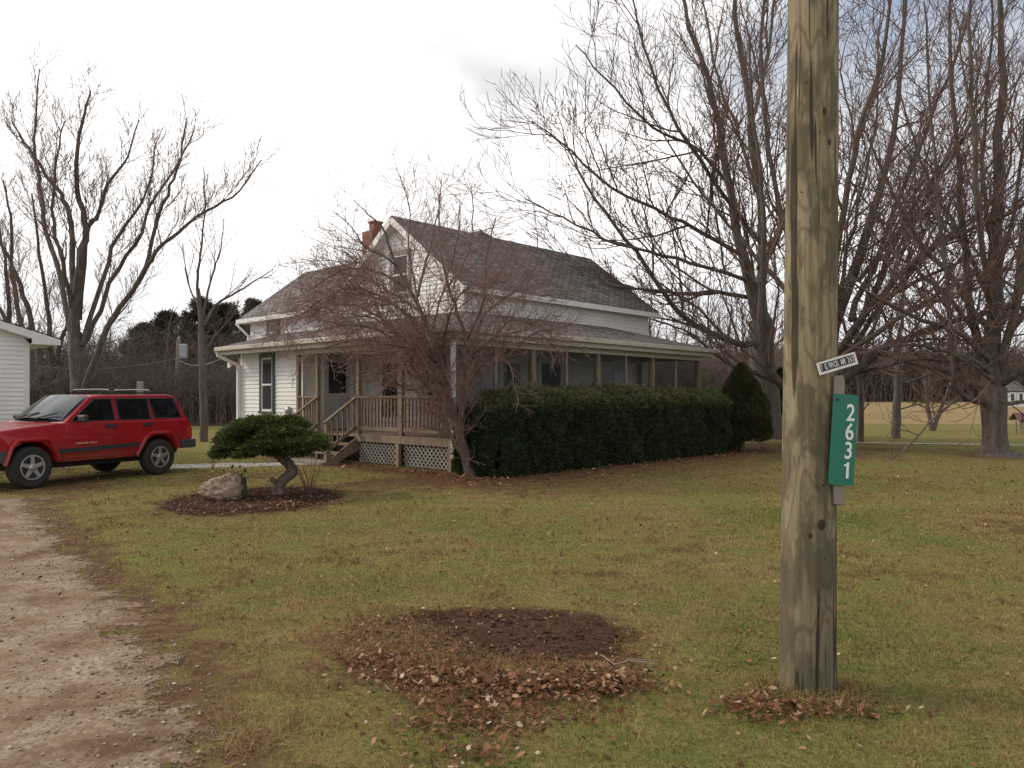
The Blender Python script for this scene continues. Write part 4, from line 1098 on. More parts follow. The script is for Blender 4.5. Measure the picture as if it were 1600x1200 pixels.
# tree at the right edge
T = Tree(31); Y = 20.9
T.limb(px_limb(Y, [(1556,716),(1555,706),(1555,696),(1554,675),(1553,640),(1554,605)]), [.66,.46,.35,.31,.30,.33,.30], 0, dict(cfg_big, n=(0,)), n=24, k=16, wob=.05)
cfg_c = dict(cfg_big, n=(1.3,1.9,2.2,1.5), len=(3.7,2.1,1.1,.5), rmin=.0072)
T.limb(px_limb(Y, [(1545,628),(1515,624,-.3),(1496,605,-.6),(1489,560,-.7),(1484,480,-.8),(1474,380,-1),(1462,260,-1.1),(1450,120,-1.2),(1445,0,-1.2)]), .15, .02, cfg_c)
T.limb(px_limb(Y, [(1548,605),(1515,597,.6),(1487,585,1),(1450,574,1.6),(1394,559,2.4),(1350,530,3)]), .17, .02, cfg_c)
T.limb(px_limb(Y, [(1554,615),(1550,540),(1556,400,.3),(1560,250,.4),(1566,100,.4),(1560,-60,.4)]), [.29,.22,.17,.13,.09,.05], 0, cfg_c)
T.limb(px_limb(Y, [(1548,600),(1524,520,.5),(1510,420,1),(1500,300,1.3),(1490,150,1.6),(1480,-20,1.8)]), .20, .04, cfg_c)
T.limb(px_limb(Y, [(1560,600),(1580,510,-.5),(1596,400,-.8),(1610,250,-1),(1612,80,-1),(1615,-60,-1)]), .18, .04, cfg_c)
T.limb(px_limb(Y, [(1560,605),(1590,585,-.7),(1630,560,-1.2),(1700,530,-1.8)]), .13, .03, cfg_c)
T.limb(px_limb(Y, [(1560,632),(1600,628,.3),(1660,622,.6)]), .10, .03, cfg_c)
T.limb(px_limb(Y, [(1552,570),(1500,520,-1.2),(1440,500,-2),(1380,470,-2.6),(1330,440,-3)]), .13, .02, cfg_c)
T.limb(px_limb(Y, [(1556,560),(1600,480,1.5),(1660,380,2)]), .14, .03, cfg_c)
T.limb(px_limb(Y, [(1552,500),(1530,380,-1.4),(1525,250,-2),(1515,100,-2.3),(1520,-40,-2.4)]), .13, .03, cfg_c)
for pts, r0 in (([(1550,585),(1510,560,-.8),(1460,545,-1.6),(1400,540,-2.3),(1345,555,-3)], .11), ([(1551,560),(1510,500,.8),(1455,440,1.5),(1400,400,2),(1350,370,2.4)], .12),
    ([(1553,530),(1500,450,-.6),(1440,380,-1.2),(1390,290,-1.7),(1350,200,-2)], .13), ([(1556,520),(1600,440,.6),(1650,330,1)], .12), ([(1553,480),(1515,400,1),(1470,320,1.6),(1430,230,2),(1400,120,2.2)], .11),
    ([(1558,430),(1585,330,-.5),(1600,220,-.8),(1606,100,-.9)], .10), ([(1556,400),(1535,300,.4),(1540,180,.6),(1550,60,.7),(1552,-40,.7)], .10), ([(1553,600),(1532,580,-1.2),(1500,560,-2),(1460,545,-2.6)], .07)):
    T.limb(px_limb(Y, pts), r0, .02, cfg_c)
T.build('bare_tree', 'dark bare tree with flared trunk at the right edge of the lawn', 'tree', (*at(1555,712,Y)[:2],0), m_bark, m_twig)

# smaller trees beyond the lane
cfg_s = dict(cfg_big, n=(2.0,2.4,2.6), len=(2.4,1.2,.6), rmin=.011)
T = Tree(41); Y = 29.5
T.limb(px_limb(Y, [(1400,686),(1401,640),(1403,590),(1405,540)]), .17, .12, dict(cfg_s, n=(0,)), k=10)
T.limb(px_limb(Y, [(1403,560),(1385,500),(1360,440),(1345,360)]), .10, .02, cfg_s); T.limb(px_limb(Y, [(1404,545),(1410,470),(1425,380),(1430,300)]), .12, .02, cfg_s)
T.limb(px_limb(Y, [(1405,600),(1440,590,-.6),(1480,570,-1),(1530,560,-1)]), .07, .02, cfg_s); T.limb(px_limb(Y, [(1402,590),(1370,575,.6),(1340,555,1)]), .07, .02, cfg_s)
T.limb(px_limb(Y, [(1404,640),(1430,633,-.4),(1455,628,-.6),(1500,632,-1)]), .04, .015, cfg_s)
T.build('small_tree', 'slim bare tree with straight trunk on the far lawn right of the green sign', 'tree', (*at(1400,686,Y)[:2],0), m_barkg, m_twig)
T = Tree(42); Y = 36
T.limb(px_limb(Y, [(1456,674),(1450,640),(1448,610),(1440,560),(1430,500)]), .17, .06, cfg_s); T.limb(px_limb(Y, [(1458,674),(1468,645),(1480,615),(1495,570),(1510,520)]), .15, .05, cfg_s)
T.build('small_tree', 'bare tree forking into a low V from the ground on the far lawn', 'tree', (*at(1457,674,Y)[:2],0), m_barkg, m_twig)
T = Tree(43); Y = 27.2
T.limb(px_limb(Y, [(1345,691),(1345,640),(1343,590),(1338,540),(1335,470)]), .17, .08, cfg_s); T.limb(px_limb(Y, [(1343,600),(1370,560),(1400,500),(1420,420)]), .08, .02, cfg_s)
T.build('small_tree', 'thin dark bare tree just behind the green number sign', 'tree', (*at(1345,691,Y)[:2],0), m_bark, m_twig)

# left big tree behind the car
cfg_l = dict(cfg_big, rs=.66, n=(1.9,2.3,2.2,1.6), t0=(.22,.15,.1,.1), len=(3.0,1.8,1.0,.55), rmin=.011, ang=(16,45), up=(.45,.4,.3,.2))
T = Tree(51); Y = 40
T.limb(px_limb(Y, [(120,668),(121,640),(122,610),(119,560),(117,520)]), .42, .31, dict(cfg_l, n=(0,)), k=12)
cfg_l = dict(cfg_l)
for pts, r0 in (
    ([(115,540),(113,430),(110,336),(93,303),(60,254),(34,215),(16,185)], .27),
    ([(112,530),(93,430,1),(69,347,1.5),(63,292,2),(55,248,2),(56,180,2),(60,108,2)], .24),
    ([(119,530),(121,430,-1),(135,364,-1),(124,314,-1.5),(118,248,-2),(132,182,-2),(143,141,-2)], .36),
    ([(124,500),(137,364,-.5),(154,336,-1),(168,292,-1),(198,248,-1),(217,188,-1)], .20),
    ([(124,560),(150,500,1.4),(179,427,2),(220,364,2),(239,314,2.4),(286,243,3),(305,196,3)], .22),
    ([(128,620),(136,596,-.4),(164,522,-.9),(196,470,-1.2),(225,424,-1.5),(245,347,-2),(264,298,-2),(280,254,-2),(291,182,-2)], .29),
    ([(210,450,-1.4),(240,400,-2),(275,364,-2.4),(324,328,-3),(371,303,-3),(407,250,-3)], .17),
    ([(128,540),(165,424,1),(179,375,1.5),(212,334,2),(234,279,2.4),(245,220,2.6)], .2),
    ([(117,500),(100,420,-2),(85,350,-2.5),(88,260,-2.6),(100,190,-2.6)], .2)):
    T.limb(px_limb(Y, pts), r0, .03, cfg_l, wob=.06)
T.build('bare_tree', 'huge bare tree with many fanning limbs rising behind the red car roof', 'tree', (*at(120,660,Y)[:2],0), m_bark, m_twig)
# darker trees left of it
T = Tree(52); Y = 46
for pts, r0 in (([(66,660),(63,600),(62,560),(48,500),(30,440),(8,395),(-30,340)], .42), ([(64,620),(38,520,1),(20,430,2),(18,350,2),(5,280,2)], .30), ([(90,660),(86,600),(78,540,-1),(74,470,-1),(60,380,-2),(50,300,-2)], .34),
    ([(86,600),(92,540),(106,500),(100,440,1),(104,380,1)], .22), ([(66,640),(30,560,2),(10,500,3),(-40,430,3),(-90,380,3)], .3)):
    T.limb(px_limb(Y, pts), r0, .04, cfg_l, wob=.06)
T.build('bare_tree', 'dark leaning multi trunked bare tree above the garage roof', 'tree', (*at(72,655,Y)[:2],0), m_bark, m_twig)
T = Tree(53); Y = 50
for pts, r0 in (([(12,650),(14,520),(10,420),(-10,330)], .34), ([(-40,650),(-50,480),(-60,360),(-40,260)], .4)):
    T.limb(px_limb(Y, pts), r0, .04, cfg_l, wob=.06)
T.build('bare_tree', 'bare tree at the far left edge behind the garage', 'tree', (*at(-10,650,Y)[:2],0), m_bark, m_twig)
# slim tree left of the house
cfg_f = dict(cfg_big, n=(2.0,2.6,2.8), t0=(.2,.15,.1), len=(2.0,1.0,.5), rmin=.0075, ang=(20,50), up=(.4,.3,.2))
T = Tree(54); Y = 27.4
T.limb(px_limb(Y, [(319,693),(318,640),(316,560),(313,490),(310,450)]), .15, .07, dict(cfg_f, n=(0,)), k=10)
for pts, r0 in (([(312,480),(308,442),(313,400),(317,364),(320,314),(318,260)], .09), ([(316,500),(324,460,-.3),(334,420,-.4),(345,390,-.4),(350,340,-.4)], .07), ([(318,510),(340,474,.5),(371,456,.8),(399,438,1),(427,421,1.2)], .08),
    ([(312,480),(296,450,.4),(290,420,.6),(285,380,.6)], .05), ([(316,560),(340,520,-.5),(360,500,-.8),(372,470,-1)], .05)):
    T.limb(px_limb(Y, pts), r0, .015, cfg_f)
T.build('bare_tree', 'slender bare tree standing left of the house in front of the pines', 'tree', (*at(319,690,Y)[:2],0), m_bark, m_twig)

# reddish ornamental tree at the porch corner
cfg_r = dict(rs=1.1, n=(7.8,7.4,6.2), t0=(.12,.1,.08), len=(1.5,.80,.38), rmin=.0040, rk=.009, ang=(20,60), pts=(7,5,3), up=(.10,.10,.05), curl=.19, upref=0)
T = Tree(61); Y = 15.5
cfg0 = dict(cfg_r, n=(0,))
T.limb(px_limb(Y, [(738,745),(728,715),(720,685),(713,655)]), .115, .085, cfg0, k=10)
for pts, r0 in (
    ([(713,658),(687,621,-.2),(665,599,-.4),(642,567,-.6),(625,530,-.8),(590,500,-1),(545,490,-1.2)], .055),
    ([(716,665),(700,615,.2),(690,570,.3),(672,525,.4),(655,480,.5),(635,440,.5),(615,407,.5),(600,360,.4),(580,338,.3),(552,312,.2)], .060),
    ([(720,680),(722,620,-.2),(728,560,-.3),(722,505,-.4),(705,460,-.5),(690,400,-.6),(686,330,-.6),(690,280,-.6)], .050),
    ([(715,655),(745,580,-.5),(790,560,-.9),(826,524,-1.2),(865,515,-1.4)], .030),
    ([(722,610),(747,512,.2),(779,472,.3),(812,452,.4),(824,425,.4)], .030),
    ([(690,575),(655,545,-.9),(610,540,-1.3),(560,530,-1.6),(500,545,-1.8)], .030),
    ([(665,598),(630,575,.4),(585,545,.7),(540,510,.9),(490,500,1)], .032),
    ([(650,470),(665,410,.4),(677,365,.5),(690,300,.5)], .030),
    ([(640,450),(590,425,-.2),(555,420,-.5),(520,430,-.8),(480,455,-1)], .028),
    ([(660,490),(610,455,.6),(570,435,.9),(530,425,1.1)], .026),
    ([(725,540),(755,470,-.5),(760,400,-.7),(775,340,-.8)], .028),
    ([(728,560),(770,530,-.8),(800,500,-1),(840,505,-1.3)], .022),
    ([(700,600),(665,530,-.7),(620,480,-1),(560,455,-1.2)], .032),
    ([(672,600),(640,610,-.4),(610,590,-.7),(570,575,-.9)], .020),
    ([(700,450),(730,400,.2),(740,340,.3),(735,290,.3)], .022),
    ([(620,415),(600,400,-.3),(570,385,-.5),(545,350,-.6),(520,330,-.6)], .020),
    ([(736,742),(716,705,-.3),(697,665,-.5),(672,640,-.7),(640,600,-.9)], .026),
    ([(735,740),(722,700,.2),(704,650,.3),(680,560,.4),(662,480,.5)], .034),
    ([(690,600),(640,560,-.2),(590,515,-.3),(530,510,-.4),(470,525,-.4)], .026),
    ([(660,560),(600,500,.3),(540,475,.5),(470,490,.6),(430,515,.6)], .026),
    ([(650,500),(600,465,-.5),(550,450,-.8),(500,470,-1),(455,510,-1.1)], .024),
    ([(690,560),(700,500,-.9),(730,450,-1.1),(790,440,-1.3)], .022),
    ([(670,530),(700,430,.8),(715,370,1),(720,300,1.1)], .022),
    ([(655,480),(640,400,.9),(640,330,1.1),(625,275,1.2)], .022),
    ([(713,650),(680,590,.8),(640,520,1.1),(600,470,1.3)], .030)):
    T.limb(px_limb(Y, pts), r0, .008, cfg_r if pts[-1][1] > 415 else dict(cfg_r, n=(4.5,5,5)), wob=.05, k=7)
T.build('ornamental_tree', 'small reddish brown bare twiggy tree at the porch corner', 'tree', (*at(738,745,Y)[:2],0), m_barkr, m_twigr)

# ------------------------------------------------------------------ evergreens made of small sprigs
def sprigs(P, D, L, Wd, rng, k=5, spread=.5):
    """for every point k thin leaves round direction D; returns V,F,tint"""
    n = len(P)
    P = np.repeat(P, k, 0); D = np.repeat(D, k, 0)
    D = D + rng.normal(0, spread, D.shape); D /= np.linalg.norm(D, axis=1, keepdims=True)+1e-9
    ref = rng.normal(size=D.shape); A = np.cross(D, ref); A /= np.linalg.norm(A, axis=1, keepdims=True)+1e-9
    l = L*rng.uniform(.6, 1.3, (len(P), 1)); w = Wd*rng.uniform(.7, 1.3, (len(P), 1))
    P = P + rng.normal(0, L*.25, P.shape)
    V = np.stack([P, P+D*l*.5+A*w, P+D*l, P+D*l*.5-A*w], 1).reshape(-1, 3)
    i = np.arange(len(P))[:, None]*4; Fq = i+np.arange(4)[None]
    tint = np.repeat(np.repeat(rng.uniform(0, 1, n), k) *.7 + .3*rng.uniform(0, 1, n*k), 4)
    return V, Fq, tint
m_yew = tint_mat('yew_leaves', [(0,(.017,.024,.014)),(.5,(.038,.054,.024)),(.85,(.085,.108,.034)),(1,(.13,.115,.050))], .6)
m_jun = tint_mat('juniper_leaves', [(0,(.026,.040,.012)),(.5,(.062,.085,.020)),(1,(.150,.160,.040))], .6)
m_arb = tint_mat('arborvitae_leaves', [(0,(.022,.026,.010)),(.5,(.046,.050,.018)),(1,(.095,.085,.032))], .6)
m_pine = tint_mat('pine_needles', [(0,(.055,.050,.032)),(.5,(.090,.078,.052)),(1,(.14,.115,.08))], .7)
m_core = M('foliage_shade', [(.006,.008,.006),(.010,.013,.009)], 8, .95)  # near-black colour holds the shade deep in the foliage

def lump(u, v, w, s=1.0): return mnoise.noise(Vector((u*s, v*s, w*s)))

def hedge():
    h = empty('hedge', h2w(4.8, -.95, 0), HROT)
    tag(h, 'long dark green clipped yew hedge in front of the porch', 'hedge')
    rng = np.random.default_rng(3)
    U0, U1, HH, HD = -5.0, 5.0, 1.60, .72
    n = 26000
    s = rng.random(n); P = np.zeros((n, 3)); D = np.zeros((n, 3))
    a = rng.uniform(U0, U1, n)
    # profile angle around the section: from front foot over the top to the back
    q = rng.random(n)
    front, top = q < .55, (q >= .55) & (q < .88)
    back = q >= .88
    P[:, 0] = a
    z = rng.uniform(.03, HH-.04, n)
    P[:, 2] = np.where(top, HH, z); P[:, 1] = np.where(front, -HD, np.where(back, HD, rng.uniform(-HD, HD, n)))
    D[front] = (0,-1,.45); D[back] = (0,1,.4); D[top] = (0,0,1)
    # ends
    e = rng.random(n) < .10
    sg_ = np.where(rng.random(n) < .6, -1, 1)
    P[e, 0] = np.where(sg_[e] < 0, U0, U1); P[e, 1] = rng.uniform(-HD, HD, e.sum()); P[e, 2] = rng.uniform(.03, HH, e.sum())
    D[e] = np.stack([sg_[e], 0*sg_[e], .4+0*sg_[e]], -1)
    # round the shoulders, bulge each bush
    bush = np.sin(P[:, 0]*math.pi/1.45)            # seven or so plants grown together
    bul = .20*np.abs(bush)**.6 - .15
    nz_ = np.array([lump(*p, 1.7) for p in P])*.22 + np.array([lump(*p, 4.5) for p in P])*.13
    off = bul + nz_
    sh = np.clip((P[:, 2]-(HH-.30))/.30, 0, 1)
    P[:, 1] *= 1 - .14*sh**2
    P[:, 1] *= 1 - .10*np.clip((.35-P[:, 2])/.35, 0, 1)
    tp = top
    P[tp, 2] -= .16*(np.abs(P[tp, 1])/HD)**3
    Dn = D/np.linalg.norm(D, axis=1, keepdims=True)
    P += Dn*off[:, None]
    P[tp, 2] += np.array([lump(x, 0, 9, 1.1) for x in P[tp, 0]])*.16
    stray = tp & (rng.random(n) < .10); P[stray, 2] += rng.uniform(.02, .16, stray.sum())
    endf = np.clip((np.abs(P[:, 0]-.0)-4.3)/.7, 0, 1)**1.5
    P[:, 2] *= 1 - .20*endf; P[:, 1] *= 1 - .22*endf
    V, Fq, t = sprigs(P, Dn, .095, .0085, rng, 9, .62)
    t = np.clip(t + np.repeat(np.repeat(np.clip((P[:, 2]-1.30)*1.5, -.12, .45), 9), 4), 0, 1)  # tint rises near the top, light from above put into the colour
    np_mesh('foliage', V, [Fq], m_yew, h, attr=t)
    # lumpy solid core, black in place of the shade between the sprigs
    nu, nv = 90, 26
    G = []
    for i in range(nu):
        u = U0+.12+(U1-U0-.24)*i/(nu-1)
        for j in range(nv):
            th = math.pi*j/(nv-1); c_, s_ = -math.cos(th), math.sin(th)
            y = (HD-.14)*math.copysign(abs(c_)**.35, c_); zz = .02+(HH-.16)*abs(s_)**.35
            k = 1 + .05*lump(u, y, zz, 3) - .26*(1-abs(math.sin(u*math.pi/1.45))**.6)
            ee = 1 - max(0, abs(u)-4.2)*.38
            G.append((u, y*k*ee, zz*min(k, 1.03)*ee))
    i = (np.arange(nu-1)[:, None]*nv + np.arange(nv-1)[None]).ravel()
    fq = np.stack([i, i+1, i+nv+1, i+nv], -1)
    o = np_mesh('shade_core', np.array(G), [fq], m_core, h, smooth=True)
hedge()

def cone_shrub(name, base, H, Rr, m, label, seed, n=9000, tip=.55, leaf=.075, group=None, trunk=True, low=.12):
    rng = np.random.default_rng(seed)
    e = empty(name, (base[0], base[1], 0)); tag(e, label, 'shrub', group)
    t = rng.random(n)**.85; a = rng.uniform(0, 2*math.pi, n)
    def rad(t): return Rr*np.where(t < .2, .80+.20*(t/.2), np.maximum(0, 1-((t-.2)/.8)**1.35)**.85)
    z = low*H + t*H*(1-low)
    nzv = np.array([lump(math.cos(x)*1.2+seed, math.sin(x)*1.2, q*2.2) for x, q in zip(a, z)])*.30 + np.array([lump(math.cos(x)*3+seed, math.sin(x)*3, q*5) for x, q in zip(a, z)])*.11
    r = rad(t)*(1+nzv)*(1-.25*rng.random(n)**3)
    P = np.stack([r*np.cos(a), r*np.sin(a), z], -1); D = np.stack([np.cos(a), np.sin(a), .7+0*a], -1)
    V, Fq, tt = sprigs(P, D/np.linalg.norm(D, axis=1, keepdims=True), leaf, leaf*.12, rng, 7, .5)
    np_mesh('foliage', V, [Fq], m, e, attr=tt)
    mb = MB(); mb.lathe([(Rr*.3,low*H),(Rr*.62,.2*H),(Rr*.60,.38*H),(Rr*.42,.6*H),(Rr*.2,.80*H),(.03,.90*H)], 14, lambda x, y, h: (x*(1+.12*lump(x,y,h,3)), y, h)); mb.build('shade_core', m_core, e, smooth=True)  # solid core coloured near-black for the shade inside the shrub
    if trunk:
        mb = MB()
        for k in range(3): mb.tube([(.03*k,.02*k,-.02),(.05*k-.06,.03,.2*H),(.02*k,.0,.4*H)], [.06,.05,.04], 7)
        mb.build('trunk', m_bark, e)
b = at(1158, 700, 22.6); cone_shrub('cone_shrub', (b[0], b[1]), 2.55, .86, m_arb, 'rounded cone evergreen shrub at the right end of the hedge', 5, n=11000)
b = at(1222, 685, 31); cone_shrub('cone_shrub', (b[0], b[1]), 2.7, .9, m_arb, 'dark evergreen shrub half hidden behind the pole beside the grey trunk', 6, n=5000, leaf=.11)

# clipped juniper with a crooked trunk
def juniper():
    Y = 12.6; b = at(437, 772, Y)
    e = empty('clipped_juniper', (b[0], b[1], 0)); tag(e, 'clipped flat topped juniper on a crooked leaning trunk', 'topiary')
    def loc(px, py, d=0): p = at(px, py, Y+d); return (p[0]-b[0], p[1]-b[1], p[2])
    mb = MB(); T_ = Tree(2)
    P, Rr = T_.smooth([loc(437,776), loc(434,762), loc(444,748), loc(457,738), loc(452,726), loc(438,714), loc(425,704), loc(420,690)], [.105,.085,.085,.075,.07,.05], 22)
    P, Rr = T_.smooth(P, Rr, 60)
    mb.tube(P, Rr, 16)
    mb.v = [tuple(np.array(q)+np.array((1,1,.3))*(.016*mnoise.noise(Vector(q)*14)+.012*mnoise.noise(Vector((q[0]*38,q[1]*38,q[2]*9))))) for q in mb.v]
    P, Rr = T_.smooth([loc(440,716), loc(455,700,-.2), loc(475,690,-.3)], [.045,.02], 7); mb.tube(P, Rr, 6)
    P, Rr = T_.smooth([loc(432,712), loc(400,702,.2), loc(375,692,.3)], [.045,.02], 7); mb.tube(P, Rr, 6)
    mb.lathe([(.02,-.03),(.06,.0),(.05,.05),(.01,.07)], 10, lambda x, y, h: (loc(429,752)[0]+x-h*.5, -.04+y, loc(429,752)[2]+h)); mb.build('trunk', m_barkr, e, smooth=True)
    rng = np.random.default_rng(9)
    # a broad tilted cushion made of layered pads
    pads = []
    for k in range(150):
        a = rng.uniform(0, 2*math.pi); r = rng.random()**.42; x = .80*r*math.cos(a); y = .72*r*math.sin(a)
        zt = 1.29 - .42*r**2.2 - .05*x
        zb = .44 + .05*x + .20*r
        z = zb + (zt-zb)*rng.random()**.6
        pads.append((x, y, z))
    cx_, V, Fs, tt, nb = loc(424, 690)[0], [], [], [], 0
    for x, y, z in pads:
        m = 170
        d = rng.normal(size=(m, 3)); d[:, 2] = np.abs(d[:, 2])*.6+.05; d /= np.linalg.norm(d, axis=1, keepdims=True)
        P = np.array((cx_+x, y, z)) + d*np.array((.16,.16,.06))*rng.uniform(.5, 1.05, (m, 1))
        out = np.array((x, y, .25)); D = d*.5 + out/np.linalg.norm(out)*.8
        v, f, t = sprigs(P, D/np.linalg.norm(D, axis=1, keepdims=True), .065, .0085, rng, 5, .4)
        V.append(v); Fs.append(f+nb); nb += len(v); tt.append(np.clip(t*.55+rng.uniform(-.05, .55)+ (z-.95)*.6, 0, 1))
    np_mesh('foliage', np.concatenate(V), [np.concatenate(Fs)], m_jun, e, attr=np.concatenate(tt))
    mb = MB(); mb.lathe([(.12,.70),(.40,.76),(.56,.84),(.50,.94),(.30,1.02),(.02,1.06)], 20, lambda x, y, h: (cx_+x*1.05*(1+.1*lump(x,y,h,4)), y*.88, h)); mb.build('shade_core', m_core, e, smooth=True)  # dark core, the shade within the pads put into its colour
juniper()

# pines behind
def pine(px, top, Y, wpx, seed, label):
    rng = np.random.default_rng(seed); b = at(px, HZ, Y); H = EYE+(HZ-top)/F*Y; W = wpx/F*Y/2
    e = empty('pine_tree', (b[0], b[1], 0)); tag(e, label, 'tree', 'pines behind the house')
    mb = MB(); mb.tube([(0,0,-.1),(.1,0,H*.5),(0,.1,H*.96)], [.25,.17,.04], 8); mb.build('trunk', m_bark, e)
    V, Fs, tt, nb = [], [], [], 0; br = MB()
    for k in range(80):
        t = .06 + .94*k/79; z = H*t*.97; r = W*(1-((t-.06)/.98)**2.4)*rng.uniform(.6, 1.25)+.25; a = rng.uniform(0, 2*math.pi)
        tip_ = np.array((r*math.cos(a), r*math.sin(a), z+.25*r+.1)); br.tube([(0,0,z-.1),tip_*np.array((.6,.6,1)),tip_], [.05,.03,.015], 4)
        for q in range(6):
            c = np.array((0,0,z))*(1-(.25+.15*q)) + tip_*(.25+.15*q)
            m = 34; d = rng.normal(size=(m, 3)); d /= np.linalg.norm(d, axis=1, keepdims=True)
            P = c + d*np.array((.55,.55,.34))*rng.uniform(.2, 1, (m, 1)); D = d*.6+np.array((math.cos(a),math.sin(a),.7))
            v, f, u = sprigs(P, D/np.linalg.norm(D, axis=1, keepdims=True), .30, .030, rng, 3, .5)
            V.append(v); Fs.append(f+nb); nb += len(v); tt.append(np.clip(u*.6+rng.uniform(0,.4), 0, 1))
    np_mesh('crown', np.concatenate(V), [np.concatenate(Fs)], m_pine, e, attr=np.concatenate(tt)); br.build('branches', m_bark, e)
pine(222, 510, 62, 70, 71, 'leftmost of the dark pines, lower and standing left of the far pole')
pine(262, 490, 64, 80, 72, 'dark pine directly behind the far transformer pole')
pine(312, 470, 60, 84, 73, 'tallest dark pine behind the slender bare tree')
pine(356, 478, 62, 80, 74, 'dark pine nearest the left end of the house')
pine(398, 470, 70, 40, 75, 'narrow dark pine peeking above the left wing roof')

# ------------------------------------------------------------------ woods and brush, one mass each
def woodland(name, label, spots, seed, hscale, mat_, brush, variants=5, dens=1.0, thick=1.0):
    """many small bare trees and brush merged into one mass"""
    rng = np.random.default_rng(seed); var = []
    for k in range(variants):
        T_ = Tree(seed*10+k)
        cf = dict(n=(1.3*dens,1.4,1.2), t0=(.3,.2,.1), len=(2.6,1.3,.7), rmin=.016, rk=.012, ang=(18,48), pts=(5,3,2), up=(.5,.4,.3), curl=.14, upref=.1)
        H = 10
        pts = [np.array((0,0,-.2))]
        for q in range(5): pts.append(pts[-1]+np.array((rng.normal(0,.35), rng.normal(0,.35), H/5)))
        T_.limb(pts, .15, .03, cf, part='crown', k=5)
        if k % 2: T_.limb([pts[1], pts[1]+np.array((.8,.3,2)), pts[1]+np.array((1.5,.5,6))], .09, .02, cf, part='crown', k=4)
        var.append(T_.arrays('crown'))
    V, Fs, nb = [], [], 0
    for (x, y) in spots:
        v, f = var[rng.integers(variants)]; a = rng.uniform(0, 6.28); s = hscale*rng.uniform(.65, 1.2)
        c_, s_ = math.cos(a), math.sin(a)
        w = np.stack([(v[:, 0]*c_-v[:, 1]*s_)*s+x, (v[:, 0]*s_+v[:, 1]*c_)*s+y, v[:, 2]*s], -1)
        V.append(w); Fs.append(f+nb); nb += len(w)
    for (x0, x1, y0, y1, n, hh) in brush:                 # stems of undergrowth
        xs2 = rng.uniform(x0, x1, n); ys2 = rng.uniform(y0, y1, n)
        hts = hh*rng.uniform(.5, 1.2, n)
        for x, y, h in zip(xs2, ys2, hts):
            P = np.array([(x,y,-.05),(x+rng.normal(0,.10*h),y,h*.5),(x+rng.normal(0,.22*h),y+rng.normal(0,.1*h),h)])
            v, f = tube_arrays(P, np.array((.022,.016,.009))*thick, 3); V.append(v); Fs.append(f+nb); nb += len(v)
            for _ in range(4):
                p = P[0]+(P[2]-P[0])*rng.uniform(.25,.9)
                P2 = np.array([p, p+np.array((rng.normal(0,.3), rng.normal(0,.2), .35))*h*.4, p+np.array((rng.normal(0,.45), rng.normal(0,.3), .55))*h*.55])
                v, f = tube_arrays(P2, np.array((.014,.011,.008))*thick, 3); V.append(v); Fs.append(f+nb); nb += len(v)
    o = np_mesh(name, np.concatenate(V), [np.concatenate(Fs)], mat_)
    tag(o, label, 'woodland', kind='stuff')
rg = np.random.default_rng(77)
def spots(n, x0, x1, y0, y1): return list(zip(rg.uniform(x0, x1, n), rg.uniform(y0, y1, n)))
woodland('woodland', 'brown leafless brush and thin trees behind the car and left of the house', spots(80, -50, -12, 46, 72), 4, .62, m_brush,
         [(-42,-11,42,52,2600,3.0),(-50,-12,52,70,3200,5.5)], thick=1.2)
woodland('woodland', 'leafless thicket of thin trunks behind the right end of the porch', [(a*y, y) for a, y in zip(rg.uniform(.05, .37, 130), rg.uniform(58, 105, 130))], 5, 1.0, m_brush,
         [(3,21,57,66,2200,3.6)], dens=.9, thick=1.3)
woodland('woodland', 'brown far wood along the back of the field', spots(300, 40, 330, 240, 320), 6, 2.0, m_brush,
         [(40,330,235,310,9000,15.0)], thick=8.0)

# ------------------------------------------------------------------ far utility pole, wires, posts, far things
fp = empty('utility_pole', (*at(276, 640, 46)[:2], 0)); tag(fp, 'distant thin utility pole carrying a grey transformer in front of the pines', 'utility pole')
zt = EYE+(HZ-531)/F*46
mb = MB(); mb.tube([(0,0,-.1),(.05,0,zt*.5),(.12,0,zt)], [.17,.15,.12], 10); mb.build('shaft', m_woodg, fp)
mb = MB(); zc = EYE+(HZ-550)/F*46
mb.lathe([(.20,-.42),(.25,-.40),(.25,.40),(.18,.46),(.05,.48)], 14, lambda a, b, h: (.42+a, -.05+b, zc+h)); mb.build('transformer', m_gray, fp)
mb = MB(); mb.lathe([(.05,0),(.07,.08),(.04,.2)], 8, lambda a, b, h: (.12+a, b, zt+h)); mb.build('insulator', m_gray, fp)
def wire(a, b, sag, label, r=.014):
    a, b = np.array(a), np.array(b); t = np.linspace(0, 1, 24)[:, None]
    P = a+(b-a)*t; P[:, 2] -= (sag*4*t*(1-t))[:, 0]
    mb = MB(); mb.tube(P-a, [r]*24, 4); o = mb.build('power_line', m_lattice); o.location = a; tag(o, label, 'power line')
p = fp.location
zw = EYE+(HZ-560)/F*46
wire((p.x, p.y, zw), tuple(at(60, 572, 44)), .35, 'power line running left from the far pole behind the bare trees')
wire((p.x, p.y, zw), h2w(1.0, 11.3, 3.2), .5, 'power line running right from the far pole to the house')
fpst = empty('fence_post', (*at(219, 650, 34)[:2], 0)); tag(fpst, 'pale square wooden post showing above the red car roof', 'post')
mb = MB(); mb.box(-.11,.11,-.11,.11,0,EYE+(HZ-596)/F*34); mb.build('post', m_lattice, fpst, bevel=.02)
